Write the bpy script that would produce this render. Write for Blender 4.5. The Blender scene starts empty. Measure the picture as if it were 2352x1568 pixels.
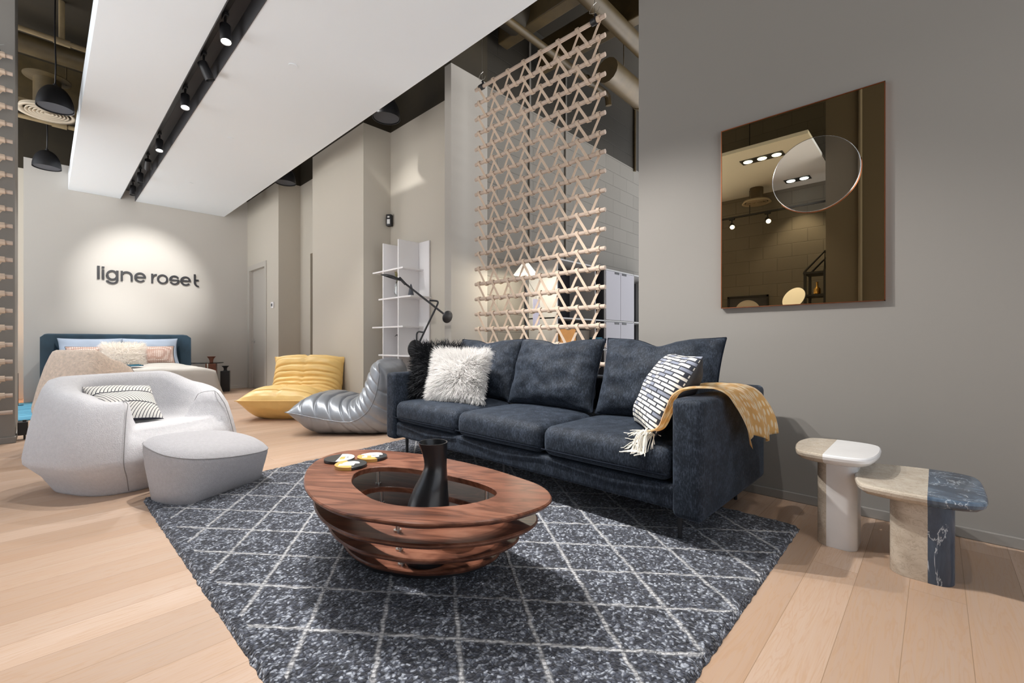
import bpy, bmesh, math, random
from mathutils import Vector, Matrix, noise
R = math.radians
random.seed(7)
SC = bpy.context.scene
WORLD = 4.4
COL = SC.collection

# ------------------------------------------------------------------ node helpers
def nmat(name):
    m = bpy.data.materials.new(name); m.use_nodes = True
    nt = m.node_tree; nt.nodes.clear()
    out = nt.nodes.new('ShaderNodeOutputMaterial')
    b = nt.nodes.new('ShaderNodeBsdfPrincipled')
    nt.links.new(b.outputs[0], out.inputs[0])
    return m, nt, b, out

def N(nt, t, **kw):
    n = nt.nodes.new(t)
    for k, v in kw.items():
        if k in ('inp',):
            for kk, vv in v.items():
                n.inputs[kk].default_value = vv
        else:
            setattr(n, k, v)
    return n

def L(nt, a, b): nt.links.new(a, b)

def ramp(nt, fac, stops, interp='LINEAR'):
    r = nt.nodes.new('ShaderNodeValToRGB'); r.color_ramp.interpolation = interp
    e = r.color_ramp.elements
    while len(e) < len(stops): e.new(.5)
    for i, (p, c) in enumerate(stops):
        e[i].position = p; e[i].color = (c[0], c[1], c[2], 1)
    L(nt, fac, r.inputs[0]); return r.outputs[0]

def mapping(nt, scale=(1, 1, 1), rot=(0, 0, 0), loc=(0, 0, 0), src='Object'):
    tc = nt.nodes.new('ShaderNodeTexCoord'); mp = nt.nodes.new('ShaderNodeMapping')
    mp.inputs['Scale'].default_value = scale; mp.inputs['Rotation'].default_value = rot
    mp.inputs['Location'].default_value = loc
    L(nt, tc.outputs[src], mp.inputs[0]); return mp.outputs[0]

def mth(nt, op, a, b=None, c=None):
    n = nt.nodes.new('ShaderNodeMath'); n.operation = op
    for i, v in enumerate((a, b, c)):
        if v is None: continue
        if hasattr(v, 'is_linked') or hasattr(v, 'links'): L(nt, v, n.inputs[i])
        else: n.inputs[i].default_value = v
    return n.outputs[0]

def mixc(nt, fac, a, b, mode='MIX'):
    n = nt.nodes.new('ShaderNodeMix'); n.data_type = 'RGBA'; n.blend_type = mode
    for i, v in ((0, fac), (6, a), (7, b)):
        if hasattr(v, 'links'): L(nt, v, n.inputs[i])
        elif i == 0: n.inputs[i].default_value = v
        else: n.inputs[i].default_value = (v[0], v[1], v[2], 1)
    return n.outputs[2]

def bump(nt, bsdf, h, strength=.3, dist=.01):
    b = nt.nodes.new('ShaderNodeBump'); b.inputs['Strength'].default_value = strength
    b.inputs['Distance'].default_value = dist
    L(nt, h, b.inputs['Height']); L(nt, b.outputs[0], bsdf.inputs['Normal'])

def plain(name, c, rough=.5, metal=0., nscale=0, namt=.12, bscale=0, bstr=.2, bdist=.004, sheen=0, coat=0, spec=None, emit=0, trans=0):
    m, nt, b, o = nmat(name)
    b.inputs['Base Color'].default_value = (c[0], c[1], c[2], 1)
    b.inputs['Roughness'].default_value = rough; b.inputs['Metallic'].default_value = metal
    if spec is not None: b.inputs['Specular IOR Level'].default_value = spec
    if sheen:
        b.inputs['Sheen Weight'].default_value = sheen; b.inputs['Sheen Roughness'].default_value = .4
    if coat: b.inputs['Coat Weight'].default_value = coat
    if trans: b.inputs['Transmission Weight'].default_value = trans
    if emit:
        b.inputs['Emission Color'].default_value = (c[0], c[1], c[2], 1); b.inputs['Emission Strength'].default_value = emit
    v = None
    if nscale or bscale: v = mapping(nt)
    if nscale:
        n = N(nt, 'ShaderNodeTexNoise', inp={'Scale': nscale, 'Detail': 5.})
        L(nt, v, n.inputs['Vector'])
        col = ramp(nt, n.outputs[0], [(.25, [x * (1 - namt) for x in c]), (.75, [min(1, x * (1 + namt)) for x in c])])
        L(nt, col, b.inputs['Base Color'])
    if bscale:
        n = N(nt, 'ShaderNodeTexNoise', inp={'Scale': bscale, 'Detail': 3.})
        L(nt, v, n.inputs['Vector']); bump(nt, b, n.outputs[0], bstr, bdist)
    return m

M = {}
def srgb(r, g, b):
    f = lambda x: (x / 255 / 12.92) if x <= 10 else ((x / 255 + .055) / 1.055) ** 2.4
    return (f(r), f(g), f(b))

M['wall_taupe'] = plain('wall_taupe', (.235, .22, .20), .75, bscale=220, bstr=.06, bdist=.002)
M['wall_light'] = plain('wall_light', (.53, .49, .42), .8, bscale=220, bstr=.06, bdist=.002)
M['wall_wing'] = plain('wall_wing', (.37, .345, .31), .8, bscale=220, bstr=.06, bdist=.002)  # wall_light paint darkened, shade on the wing wall put into its colour
M['wall_sign'] = plain('wall_sign', (.55, .525, .485), .8, bscale=220, bstr=.05, bdist=.002)
M['paint_dark'] = plain('paint_dark', (.024, .017, .007), .7, nscale=3, namt=.3)
M['pipe_olive'] = plain('pipe_olive', (.068, .046, .017), .5, nscale=9, namt=.25)
M['white_paint'] = plain('white_paint', (.82, .865, .905), .75)
M['black_metal'] = plain('black_metal', (.012, .012, .014), .45)
M['black_recess'] = plain('black_recess', (.065, .065, .07), .6)
M['chrome'] = plain('chrome', (.75, .75, .75), .18, 1)
M['steel'] = plain('steel', (.6, .58, .55), .3, 1)
M['white_lacquer'] = plain('white_lacquer', (.82, .80, .80), .35)
M['door_paint'] = plain('door_paint', (.46, .43, .385), .5)
M['vent_cream'] = plain('vent_cream', (.50, .43, .33), .6)
M['pipe_beige'] = plain('pipe_beige', (.27, .20, .105), .5, nscale=9, namt=.25)
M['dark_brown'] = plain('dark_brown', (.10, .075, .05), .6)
M['boucle_white'] = plain('boucle_white', (.70, .685, .70), .95, nscale=60, namt=.06, bscale=190, bstr=.8, bdist=.008, sheen=.3)
M['boucle_grey'] = plain('boucle_grey', (.50, .485, .50), .95, nscale=60, namt=.07, bscale=230, bstr=.8, bdist=.006, sheen=.3)
M['boucle_beige'] = plain('boucle_beige', (.78, .63, .51), .95, nscale=45, namt=.16, bscale=110, bstr=.9, bdist=.011, sheen=.3)
M['leather_yellow'] = plain('leather_yellow', (.83, .56, .20), .42, nscale=5, namt=.08, bscale=60, bstr=.12, bdist=.006)
M['leather_silver'] = plain('leather_silver', (.29, .31, .34), .38, .45, nscale=5, namt=.1, bscale=60, bstr=.12, bdist=.006)
M['seam_dark'] = plain('seam_dark', (.30, .29, .29), .9)
M['piping_navy'] = plain('piping_navy', (.009, .012, .019), .9, spec=.1)
M['headboard'] = plain('headboard', (.020, .050, .078), .85, nscale=6, namt=.25, bscale=200, bstr=.2, sheen=.5)
M['linen_blue'] = plain('linen_blue', (.46, .54, .66), .9, nscale=4, namt=.06)
M['linen_white'] = plain('linen_white', (.80, .77, .73), .9, nscale=3, namt=.04)
M['teal'] = plain('teal', (.03, .15, .22), .9, nscale=14, namt=.5)
M['fur_white'] = plain('fur_white', (.80, .78, .76), .8)
M['fur_black'] = plain('fur_black', (.006, .007, .010), .75)
M['fur_cream'] = plain('fur_cream', (.80, .74, .68), .8)
for _n, _c in (('fur_white', (.84, .825, .81)), ('fur_cream', (.95, .91, .86))):
    _m, _nt, _b, _o = nmat(_n); _b.inputs['Base Color'].default_value = (*_c, 1); _b.inputs['Roughness'].default_value = .8
    _t = N(_nt, 'ShaderNodeBsdfTranslucent'); _t.inputs[0].default_value = (*_c, 1); _x = N(_nt, 'ShaderNodeMixShader'); _x.inputs[0].default_value = .5
    L(_nt, _b.outputs[0], _x.inputs[1]); L(_nt, _t.outputs[0], _x.inputs[2]); L(_nt, _x.outputs[0], _o.inputs[0]); M[_n] = _m
M['glass'] = plain('glass', (.9, .95, .95), .03, trans=1)
M['wood_red'] = plain('wood_red', (.17, .055, .03), .45, nscale=14, namt=.3)
M['ash_wood'] = plain('ash_wood', (.50, .395, .32), .6, nscale=8, namt=.1)
M['strap'] = plain('strap', (.54, .42, .32), .75, nscale=30, namt=.05)
M['vase_black'] = plain('vase_black', (.010, .011, .013), .28, bscale=300, bstr=.05)
M['copper'] = plain('copper', (.42, .15, .07), .3, 1)
M['ink'] = plain('ink', (.018, .018, .022), .5)
M['unit_dark'] = plain('unit_dark', (.022, .022, .028), .55)
M['unit_grey'] = plain('unit_grey', (.36, .35, .39), .5)
M['unit_frame'] = plain('unit_frame', (.45, .45, .45), .45)
M['orange'] = plain('orange', (.75, .33, .07), .7, nscale=5, namt=.15)
M['paper'] = plain('paper', (.62, .60, .72), .8)
M['white_ceramic'] = plain('white_ceramic', (.75, .75, .73), .35)
M['cream_fringe'] = plain('cream_fringe', (.74, .70, .62), .9)
M['gold'] = plain('gold', (.80, .48, .14), .25, 1)
M['marble_gold'] = plain('marble_gold', (.50, .28, .075), .35, nscale=14, namt=.15)
M['marble_black'] = plain('marble_black', (.016, .018, .020), .3, nscale=20, namt=.4)
M['marble_white'] = plain('marble_white', (.78, .77, .74), .3, nscale=5, namt=.05)
M['smoked_slate'] = plain('smoked_slate', (.07, .075, .09), .7)
M['shade_white'] = plain('shade_white', (.85, .82, .75), .6, emit=.75)
M['dried'] = plain('dried', (.30, .27, .12), .8)
M['lens'] = plain('lens', (1., .97, .92), .5, emit=25)
M['lens_blue'] = plain('lens_blue', (.75, .9, 1.), .5, emit=9)
M['lens_dim'] = plain('lens_dim', (.04, .045, .055), .35)
M['red_cloth'] = plain('red_cloth', (.40, .07, .05), .9)
M['blanket_stripe'] = plain('blanket_stripe', (.55, .60, .62), .9)
M['amber_wood'] = plain('amber_wood', (.55, .34, .13), .5, nscale=6, namt=.1)

def floor_mat():
    m, nt, b, o = nmat('oak_planks')
    v = mapping(nt, loc=(.35, .075, 0))
    br = N(nt, 'ShaderNodeTexBrick', offset=.37, offset_frequency=2, squash=1.)
    for k, val in (('Color1', (0, 0, 0, 1)), ('Color2', (1, 1, 1, 1)), ('Mortar', (.5, .5, .5, 1))): br.inputs[k].default_value = val
    for k, val in (('Scale', 1.), ('Mortar Size', .0008), ('Mortar Smooth', .1), ('Bias', 0.), ('Brick Width', 1.55), ('Row Height', .148)): br.inputs[k].default_value = val
    L(nt, v, br.inputs['Vector'])
    rnd = N(nt, 'ShaderNodeSeparateColor'); L(nt, br.outputs['Color'], rnd.inputs[0])
    # second random set
    w = mth(nt, 'MULTIPLY', rnd.outputs[0], 37.)
    st = N(nt, 'ShaderNodeMapping'); st.inputs['Scale'].default_value = (1.0, 11., 1.); L(nt, v, st.inputs[0])
    n1 = N(nt, 'ShaderNodeTexNoise', noise_dimensions='4D', inp={'Scale': 1.7, 'Detail': 4., 'Distortion': 1.2})
    L(nt, st.outputs[0], n1.inputs['Vector']); L(nt, w, n1.inputs['W'])
    rings = mth(nt, 'FRACT', mth(nt, 'MULTIPLY', n1.outputs[0], 9.))
    rings = mth(nt, 'ABSOLUTE', mth(nt, 'SUBTRACT', rings, .5))
    st2 = N(nt, 'ShaderNodeMapping'); st2.inputs['Scale'].default_value = (4., 130., 1.); L(nt, v, st2.inputs[0])
    n2 = N(nt, 'ShaderNodeTexNoise', noise_dimensions='4D', inp={'Scale': 1.6, 'Detail': 3.})
    L(nt, st2.outputs[0], n2.inputs['Vector']); L(nt, w, n2.inputs['W'])
    n3 = N(nt, 'ShaderNodeTexNoise', noise_dimensions='4D', inp={'Scale': .9, 'Detail': 2.})
    L(nt, st.outputs[0], n3.inputs['Vector']); L(nt, mth(nt, 'ADD', w, 5.), n3.inputs['W'])
    base = ramp(nt, rnd.outputs[0], [(0., (.415, .295, .22)), (.35, (.475, .345, .262)), (.7, (.51, .375, .29)), (1., (.565, .425, .335))])
    warm = mixc(nt, ramp(nt, n3.outputs[0], [(.35, (0, 0, 0)), (.7, (.45, .45, .45))]), base, (.43, .26, .16))
    f1 = mth(nt, 'MULTIPLY', ramp(nt, rings, [(.0, (1, 1, 1)), (.2, (0, 0, 0))]), .32)
    c1 = mixc(nt, f1, warm, (.40, .23, .12))
    f2 = ramp(nt, n2.outputs[0], [(.33, (.34, .34, .34)), (.6, (0, 0, 0))])
    c2 = mixc(nt, f2, c1, (.46, .29, .165))
    c3 = mixc(nt, mth(nt, 'MULTIPLY', br.outputs['Fac'], .75), c2, (.20, .12, .06))
    L(nt, c3, b.inputs['Base Color'])
    b.inputs['Roughness'].default_value = .48
    b.inputs['Specular IOR Level'].default_value = .35
    h = mth(nt, 'SUBTRACT', mth(nt, 'MULTIPLY', n2.outputs[0], .12), br.outputs['Fac'])
    bump(nt, b, h, .25, .002)
    return m
M['floor'] = floor_mat()

def block_mat(name, c, horizontal):
    m, nt, b, o = nmat(name)
    tc = N(nt, 'ShaderNodeTexCoord'); s = N(nt, 'ShaderNodeSeparateXYZ'); L(nt, tc.outputs['Object'], s.inputs[0])
    cb = N(nt, 'ShaderNodeCombineXYZ'); L(nt, s.outputs[horizontal], cb.inputs[0]); L(nt, s.outputs[2], cb.inputs[1])
    br = N(nt, 'ShaderNodeTexBrick', offset=.5)
    for k, val in (('Color1', (*c, 1)), ('Color2', (c[0] * .92, c[1] * .92, c[2] * .92, 1)), ('Mortar', (c[0] * .8, c[1] * .8, c[2] * .8, 1))): br.inputs[k].default_value = val
    for k, val in (('Scale', 1.), ('Mortar Size', .005), ('Mortar Smooth', .6), ('Brick Width', .40), ('Row Height', .20)): br.inputs[k].default_value = val
    L(nt, cb.outputs[0], br.inputs['Vector']); L(nt, br.outputs['Color'], b.inputs['Base Color'])
    b.inputs['Roughness'].default_value = .75
    n = N(nt, 'ShaderNodeTexNoise', inp={'Scale': 120., 'Detail': 3.}); L(nt, tc.outputs['Object'], n.inputs['Vector'])
    h = mth(nt, 'SUBTRACT', mth(nt, 'MULTIPLY', n.outputs[0], .25), br.outputs['Fac'])
    bump(nt, b, h, .7, .006)
    return m
M['block_nook'] = block_mat('block_nook', (.185, .172, .15), 0)
M['block_nook_dark'] = block_mat('block_nook_dark', (.016, .012, .006), 0)
M['block_dark'] = plain('block_dark', (.13, .115, .095), .7)
M['block_left'] = block_mat('block_left', (.19, .175, .15), 1)

def rug_mat():
    m, nt, b, o = nmat('rug_wool')
    v = mapping(nt)
    sx = N(nt, 'ShaderNodeSeparateXYZ'); L(nt, v, sx.inputs[0])
    X, Y = sx.outputs[0], sx.outputs[1]
    wob = N(nt, 'ShaderNodeTexNoise', inp={'Scale': 26., 'Detail': 2.}); L(nt, v, wob.inputs['Vector'])
    wo = mth(nt, 'MULTIPLY', mth(nt, 'SUBTRACT', wob.outputs[0], .5), .030)
    def fam(kx, ky, c0, step, nrm, half):
        e = mth(nt, 'ADD', mth(nt, 'MULTIPLY', X, kx), mth(nt, 'MULTIPLY', Y, ky))
        e = mth(nt, 'ADD', e, wo)
        f = mth(nt, 'DIVIDE', mth(nt, 'SUBTRACT', e, c0), step)
        f = mth(nt, 'SUBTRACT', mth(nt, 'FRACT', mth(nt, 'ADD', f, .5)), .5)
        d = mth(nt, 'DIVIDE', mth(nt, 'MULTIPLY', mth(nt, 'ABSOLUTE', f), step), nrm)
        return ramp(nt, d, [(half * .55, (1, 1, 1)), (half * 1.25, (0, 0, 0))])
    l1 = fam(1.28, 1., 2.105, .357, 1.62, .0068)
    l2 = fam(-1.35, 1., .264, .3816, 1.68, .0068)
    gap = N(nt, 'ShaderNodeTexNoise', inp={'Scale': 75., 'Detail': 2.}); L(nt, v, gap.inputs['Vector'])
    ln = mth(nt, 'MULTIPLY', mth(nt, 'MAXIMUM', l1, l2), ramp(nt, gap.outputs[0], [(.28, (.25, .25, .25)), (.5, (1, 1, 1))]))
    # keep the border clear
    dx = mth(nt, 'MINIMUM', mth(nt, 'SUBTRACT', X, .435), mth(nt, 'SUBTRACT', 2.42, X))
    dy = mth(nt, 'MINIMUM', mth(nt, 'SUBTRACT', Y, .475), mth(nt, 'SUBTRACT', 3.35, Y))
    ln = mth(nt, 'MULTIPLY', ln, mth(nt, 'GREATER_THAN', mth(nt, 'MINIMUM', dx, dy), 0.))
    wn = N(nt, 'ShaderNodeTexNoise', inp={'Scale': 40., 'Detail': 2.}); L(nt, v, wn.inputs['Vector'])
    vm = N(nt, 'ShaderNodeVectorMath', operation='MULTIPLY_ADD'); L(nt, wn.outputs['Color'], vm.inputs[0]); vm.inputs[1].default_value = (.022, .022, 0); L(nt, v, vm.inputs[2])
    vo = N(nt, 'ShaderNodeTexVoronoi', feature='SMOOTH_F1', inp={'Scale': 105., 'Randomness': .9, 'Smoothness': .35}); L(nt, vm.outputs[0], vo.inputs['Vector'])
    sep = N(nt, 'ShaderNodeSeparateColor'); L(nt, vo.outputs['Color'], sep.inputs[0])
    big = N(nt, 'ShaderNodeTexNoise', inp={'Scale': 20., 'Detail': 3.}); L(nt, v, big.inputs['Vector'])
    fine = N(nt, 'ShaderNodeTexNoise', inp={'Scale': 330., 'Detail': 2.}); L(nt, v, fine.inputs['Vector'])
    mixv = mth(nt, 'ADD', mth(nt, 'MULTIPLY', sep.outputs[0], .50), mth(nt, 'ADD', mth(nt, 'MULTIPLY', big.outputs[0], .40), mth(nt, 'MULTIPLY', fine.outputs[0], .28)))
    col0 = ramp(nt, mixv, [(.34, (.013, .015, .023)), (.50, (.038, .042, .060)), (.64, (.105, .118, .155)), (.80, (.42, .45, .51))])
    col = mixc(nt, ramp(nt, vo.outputs['Distance'], [(.25, (0, 0, 0)), (.75, (.8, .8, .8))]), col0, (.008, .009, .013))  # gaps between loops darkened, shade painted into the pile
    tw = N(nt, 'ShaderNodeTexWave', wave_type='BANDS', bands_direction='DIAGONAL', inp={'Scale': 28., 'Distortion': 2.}); L(nt, v, tw.inputs['Vector'])
    lc = ramp(nt, tw.outputs[0], [(.05, (.24, .24, .25)), (.6, (.52, .52, .53))])
    c = mixc(nt, ln, col, lc)
    L(nt, c, b.inputs['Base Color']); b.inputs['Roughness'].default_value = .95
    b.inputs['Sheen Weight'].default_value = .15
    hh = mth(nt, 'ADD', mth(nt, 'SUBTRACT', 1., vo.outputs['Distance']), mth(nt, 'MULTIPLY', ln, 1.0))
    bump(nt, b, hh, .8, .009)
    return m
M['rug'] = rug_mat()

def velvet_mat():
    m, nt, b, o = nmat('navy_velvet')
    v = mapping(nt)
    n1 = N(nt, 'ShaderNodeTexNoise', inp={'Scale': 16., 'Detail': 7., 'Roughness': .75}); L(nt, v, n1.inputs['Vector'])
    st = N(nt, 'ShaderNodeMapping'); st.inputs['Scale'].default_value = (1, 1, .35); L(nt, v, st.inputs[0])
    n2 = N(nt, 'ShaderNodeTexNoise', inp={'Scale': 170., 'Detail': 3., 'Roughness': .7}); L(nt, st.outputs[0], n2.inputs['Vector'])
    f = mth(nt, 'ADD', mth(nt, 'MULTIPLY', n1.outputs[0], .5), mth(nt, 'MULTIPLY', n2.outputs[0], .6))
    c = ramp(nt, f, [(.36, (.004, .006, .010)), (.53, (.011, .016, .025)), (.72, (.048, .062, .088))])
    L(nt, c, b.inputs['Base Color']); b.inputs['Roughness'].default_value = .7
    b.inputs['Sheen Weight'].default_value = .18; b.inputs['Sheen Roughness'].default_value = .3
    b.inputs['Sheen Tint'].default_value = (.5, .62, .8, 1)
    b.inputs['Specular IOR Level'].default_value = .25
    bump(nt, b, n2.outputs[0], .35, .004)
    return m
M['velvet'] = velvet_mat()

def walnut_mat():
    m, nt, b, o = nmat('walnut')
    v = mapping(nt, rot=(0, 0, R(58)))
    st = N(nt, 'ShaderNodeMapping'); st.inputs['Scale'].default_value = (.9, 4.2, 3.); L(nt, v, st.inputs[0])
    n1 = N(nt, 'ShaderNodeTexNoise', inp={'Scale': 1.6, 'Detail': 5., 'Distortion': 1.6}); L(nt, st.outputs[0], n1.inputs['Vector'])
    r = mth(nt, 'FRACT', mth(nt, 'MULTIPLY', n1.outputs[0], 5.))
    r = mth(nt, 'ABSOLUTE', mth(nt, 'SUBTRACT', mth(nt, 'MULTIPLY', r, 2.), 1.))
    st2 = N(nt, 'ShaderNodeMapping'); st2.inputs['Scale'].default_value = (6., 120., 20.); L(nt, v, st2.inputs[0])
    n2 = N(nt, 'ShaderNodeTexNoise', inp={'Scale': 1.5, 'Detail': 3.}); L(nt, st2.outputs[0], n2.inputs['Vector'])
    f = mth(nt, 'ADD', mth(nt, 'MULTIPLY', r, .24), mth(nt, 'ADD', mth(nt, 'MULTIPLY', n2.outputs[0], .34), mth(nt, 'MULTIPLY', n1.outputs[0], .52)))
    c = ramp(nt, f, [(.24, (.028, .009, .005)), (.44, (.092, .031, .016)), (.60, (.165, .061, .034)), (.82, (.25, .11, .066))])
    L(nt, c, b.inputs['Base Color']); b.inputs['Roughness'].default_value = .33
    b.inputs['Specular IOR Level'].default_value = .45
    bump(nt, b, n2.outputs[0], .08, .001)
    return m
M['walnut'] = walnut_mat()

def stone_mat(name, stops, scale, veins=None, stretch=(1, 1, 1), rough=.22):
    m, nt, b, o = nmat(name)
    v = mapping(nt, scale=stretch)
    n1 = N(nt, 'ShaderNodeTexNoise', inp={'Scale': scale, 'Detail': 8., 'Roughness': .65, 'Distortion': .6}); L(nt, v, n1.inputs['Vector'])
    c = ramp(nt, n1.outputs[0], stops)
    if veins:
        n2 = N(nt, 'ShaderNodeTexNoise', inp={'Scale': veins[0], 'Detail': 6., 'Roughness': .6, 'Distortion': 1.}); L(nt, v, n2.inputs['Vector'])
        d = mth(nt, 'ABSOLUTE', mth(nt, 'SUBTRACT', n2.outputs[0], .5))
        c = mixc(nt, ramp(nt, d, [(0., (veins[2],) * 3), (veins[3], (0, 0, 0))]), c, veins[1])
    L(nt, c, b.inputs['Base Color']); b.inputs['Roughness'].default_value = rough
    return m
M['travertine'] = stone_mat('travertine', [(.3, (.45, .38, .30)), (.5, (.545, .475, .385)), (.75, (.61, .55, .465))], 11, (26, (.30, .235, .175), .45, .03), (1, 1, 1.6), .2)
M['blue_marble'] = stone_mat('blue_marble', [(.30, (.030, .045, .070)), (.50, (.065, .095, .14)), (.64, (.14, .19, .25)), (.80, (.42, .49, .56))], 10, (8, (.70, .77, .83), .75, .010), (1, 1, .35), .15)
M['white_marble'] = stone_mat('white_marble', [(.3, (.74, .73, .73)), (.7, (.82, .815, .81))], 3, None, (1, 1, 1), .2)

def brick_pillow_mat():
    m, nt, b, o = nmat('block_weave')
    tc = N(nt, 'ShaderNodeTexCoord')
    br = N(nt, 'ShaderNodeTexBrick', offset=.5)
    for k, val in (('Color1', (.78, .75, .68, 1)), ('Color2', (.74, .71, .64, 1)), ('Mortar', (.028, .032, .045, 1))): br.inputs[k].default_value = val
    for k, val in (('Scale', 1.), ('Mortar Size', .0085), ('Mortar Smooth', .1), ('Bias', 0.), ('Brick Width', .165), ('Row Height', .048)): br.inputs[k].default_value = val
    L(nt, tc.outputs['UV'], br.inputs['Vector'])
    br2 = N(nt, 'ShaderNodeTexBrick', offset=.5)
    for k, val in (('Color1', (0, 0, 0, 1)), ('Color2', (1, 1, 1, 1)), ('Mortar', (0, 0, 0, 1))): br2.inputs[k].default_value = val
    for k, val in (('Scale', 1.), ('Mortar Size', .0085), ('Mortar Smooth', .1), ('Brick Width', .165), ('Row Height', .048)): br2.inputs[k].default_value = val
    L(nt, tc.outputs['UV'], br2.inputs['Vector'])
    g = ramp(nt, br2.outputs['Color'], [(.0, (0, 0, 0)), (.72, (0, 0, 0)), (.74, (1, 1, 1))])
    c = mixc(nt, g, br.outputs['Color'], (.22, .24, .30))
    L(nt, c, b.inputs['Base Color']); b.inputs['Roughness'].default_value = .9
    n = N(nt, 'ShaderNodeTexNoise', inp={'Scale': 260., 'Detail': 2.}); L(nt, tc.outputs['UV'], n.inputs['Vector']); bump(nt, b, n.outputs[0], .3, .003)
    return m
M['block_weave'] = brick_pillow_mat()

def leaf_pillow_mat():
    m, nt, b, o = nmat('leaf_print')
    tc = N(nt, 'ShaderNodeTexCoord'); s = N(nt, 'ShaderNodeSeparateXYZ'); L(nt, tc.outputs['UV'], s.inputs[0])
    U, V = s.outputs[0], s.outputs[1]
    k = mth(nt, 'MULTIPLY', V, 3.)
    band = mth(nt, 'FLOOR', k); fr = mth(nt, 'FRACT', k)
    par = mth(nt, 'SUBTRACT', mth(nt, 'MULTIPLY', mth(nt, 'MODULO', band, 2.), 2.), 1.)
    cur = mth(nt, 'MULTIPLY', mth(nt, 'MULTIPLY', mth(nt, 'POWER', fr, 1.5), par), .20)
    q = mth(nt, 'FRACT', mth(nt, 'MULTIPLY', mth(nt, 'ADD', U, cur), 19.))
    dl = mth(nt, 'ABSOLUTE', mth(nt, 'SUBTRACT', q, .5))
    line = mth(nt, 'LESS_THAN', dl, .11)
    spine = mth(nt, 'LESS_THAN', mth(nt, 'MINIMUM', fr, mth(nt, 'SUBTRACT', 1., fr)), .035)
    e = mth(nt, 'MAXIMUM', line, spine)
    c = mixc(nt, e, (.78, .76, .71), (.018, .018, .03))
    L(nt, c, b.inputs['Base Color']); b.inputs['Roughness'].default_value = .9
    return m
M['leaf_print'] = leaf_pillow_mat()

def throw_mat():
    m, nt, b, o = nmat('mustard_throw')
    tc = N(nt, 'ShaderNodeTexCoord'); mp = N(nt, 'ShaderNodeMapping'); mp.inputs['Scale'].default_value = (13., 30., 1.)
    L(nt, tc.outputs['UV'], mp.inputs[0])
    vo = N(nt, 'ShaderNodeTexVoronoi', voronoi_dimensions='2D', inp={'Scale': 1., 'Randomness': .55}); L(nt, mp.outputs[0], vo.inputs['Vector'])
    f = ramp(nt, vo.outputs['Distance'], [(.22, (1, 1, 1)), (.36, (0, 0, 0))])
    c = mixc(nt, mth(nt, 'MULTIPLY', f, .9), (.74, .47, .18), (.88, .78, .58))
    L(nt, c, b.inputs['Base Color']); b.inputs['Roughness'].default_value = .95; b.inputs['Sheen Weight'].default_value = .4
    n = N(nt, 'ShaderNodeTexNoise', inp={'Scale': 90., 'Detail': 3.}); L(nt, tc.outputs['UV'], n.inputs['Vector']); bump(nt, b, n.outputs[0], .3, .004)
    return m
M['throw'] = throw_mat()

def dots_mat():
    m, nt, b, o = nmat('pink_dots')
    v = mapping(nt)
    vo = N(nt, 'ShaderNodeTexVoronoi', inp={'Scale': 42., 'Randomness': .1}); L(nt, v, vo.inputs['Vector'])
    c = ramp(nt, vo.outputs['Distance'], [(.28, (.72, .62, .56)), (.5, (.42, .27, .22))])
    L(nt, c, b.inputs['Base Color']); b.inputs['Roughness'].default_value = .9
    return m
M['dots'] = dots_mat()

def bluerug_mat():
    m, nt, b, o = nmat('blue_rug')
    v = mapping(nt, scale=(1.5, 22, 1))
    n = N(nt, 'ShaderNodeTexNoise', inp={'Scale': 2., 'Detail': 6.}); L(nt, v, n.inputs['Vector'])
    c = ramp(nt, n.outputs[0], [(.3, (.03, .12, .20)), (.55, (.10, .36, .52)), (.75, (.28, .58, .70))])
    L(nt, c, b.inputs['Base Color']); b.inputs['Roughness'].default_value = .9
    return m
M['blue_rug'] = bluerug_mat()

def mirror_mat(name, c, rough=0.0):
    m = bpy.data.materials.new(name); m.use_nodes = True; nt = m.node_tree; nt.nodes.clear()
    o = nt.nodes.new('ShaderNodeOutputMaterial'); g = nt.nodes.new('ShaderNodeBsdfGlossy')
    g.inputs['Color'].default_value = (*c, 1); g.inputs['Roughness'].default_value = rough
    L(nt, g.outputs[0], o.inputs[0]); return m
M['mirror_bronze'] = mirror_mat('mirror_bronze', (.60, .47, .27))
M['mirror_clear'] = mirror_mat('mirror_clear', (.88, .80, .66))

# ------------------------------------------------------------------ object helpers
def obj(name, bm, m, parent=None, smooth=False, loc=None, rot=None, auto=None):
    me = bpy.data.meshes.new(name)
    if isinstance(bm, bmesh.types.BMesh):
        bm.normal_update(); bm.to_mesh(me); bm.free()
    o = bpy.data.objects.new(name, me); COL.objects.link(o)
    for mm in (m if isinstance(m, (list, tuple)) else [m]): me.materials.append(mm)
    if smooth:
        for p in me.polygons: p.use_smooth = True
        if auto is not None:
            bmm = bmesh.new(); bmm.from_mesh(me)
            for e in bmm.edges:
                if len(e.link_faces) == 2 and e.calc_face_angle(0) > R(auto): e.smooth = False
            bmm.to_mesh(me); bmm.free()
    if parent: o.parent = parent
    if loc: o.location = loc
    if rot: o.rotation_euler = rot
    return o

def tag(o, label, cat, group=None, kind=None):
    o['label'] = label; o['category'] = cat
    if group: o['group'] = group
    if kind: o['kind'] = kind
    return o

def thing(name, label, cat, loc=(0, 0, 0), rotz=0, group=None, mtx=None):
    o = bpy.data.objects.new(name, None); COL.objects.link(o); o.empty_display_size = .05
    if mtx is not None: o.matrix_world = mtx
    else: o.location = loc; o.rotation_euler = (0, 0, rotz)
    return tag(o, label, cat, group)

def struct(name, bm, m, label=None, cat=None, **k):
    o = obj(name, bm, m, **k); o['kind'] = 'structure'
    if label: o['label'] = label; o['category'] = cat or 'wall'
    return o

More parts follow.
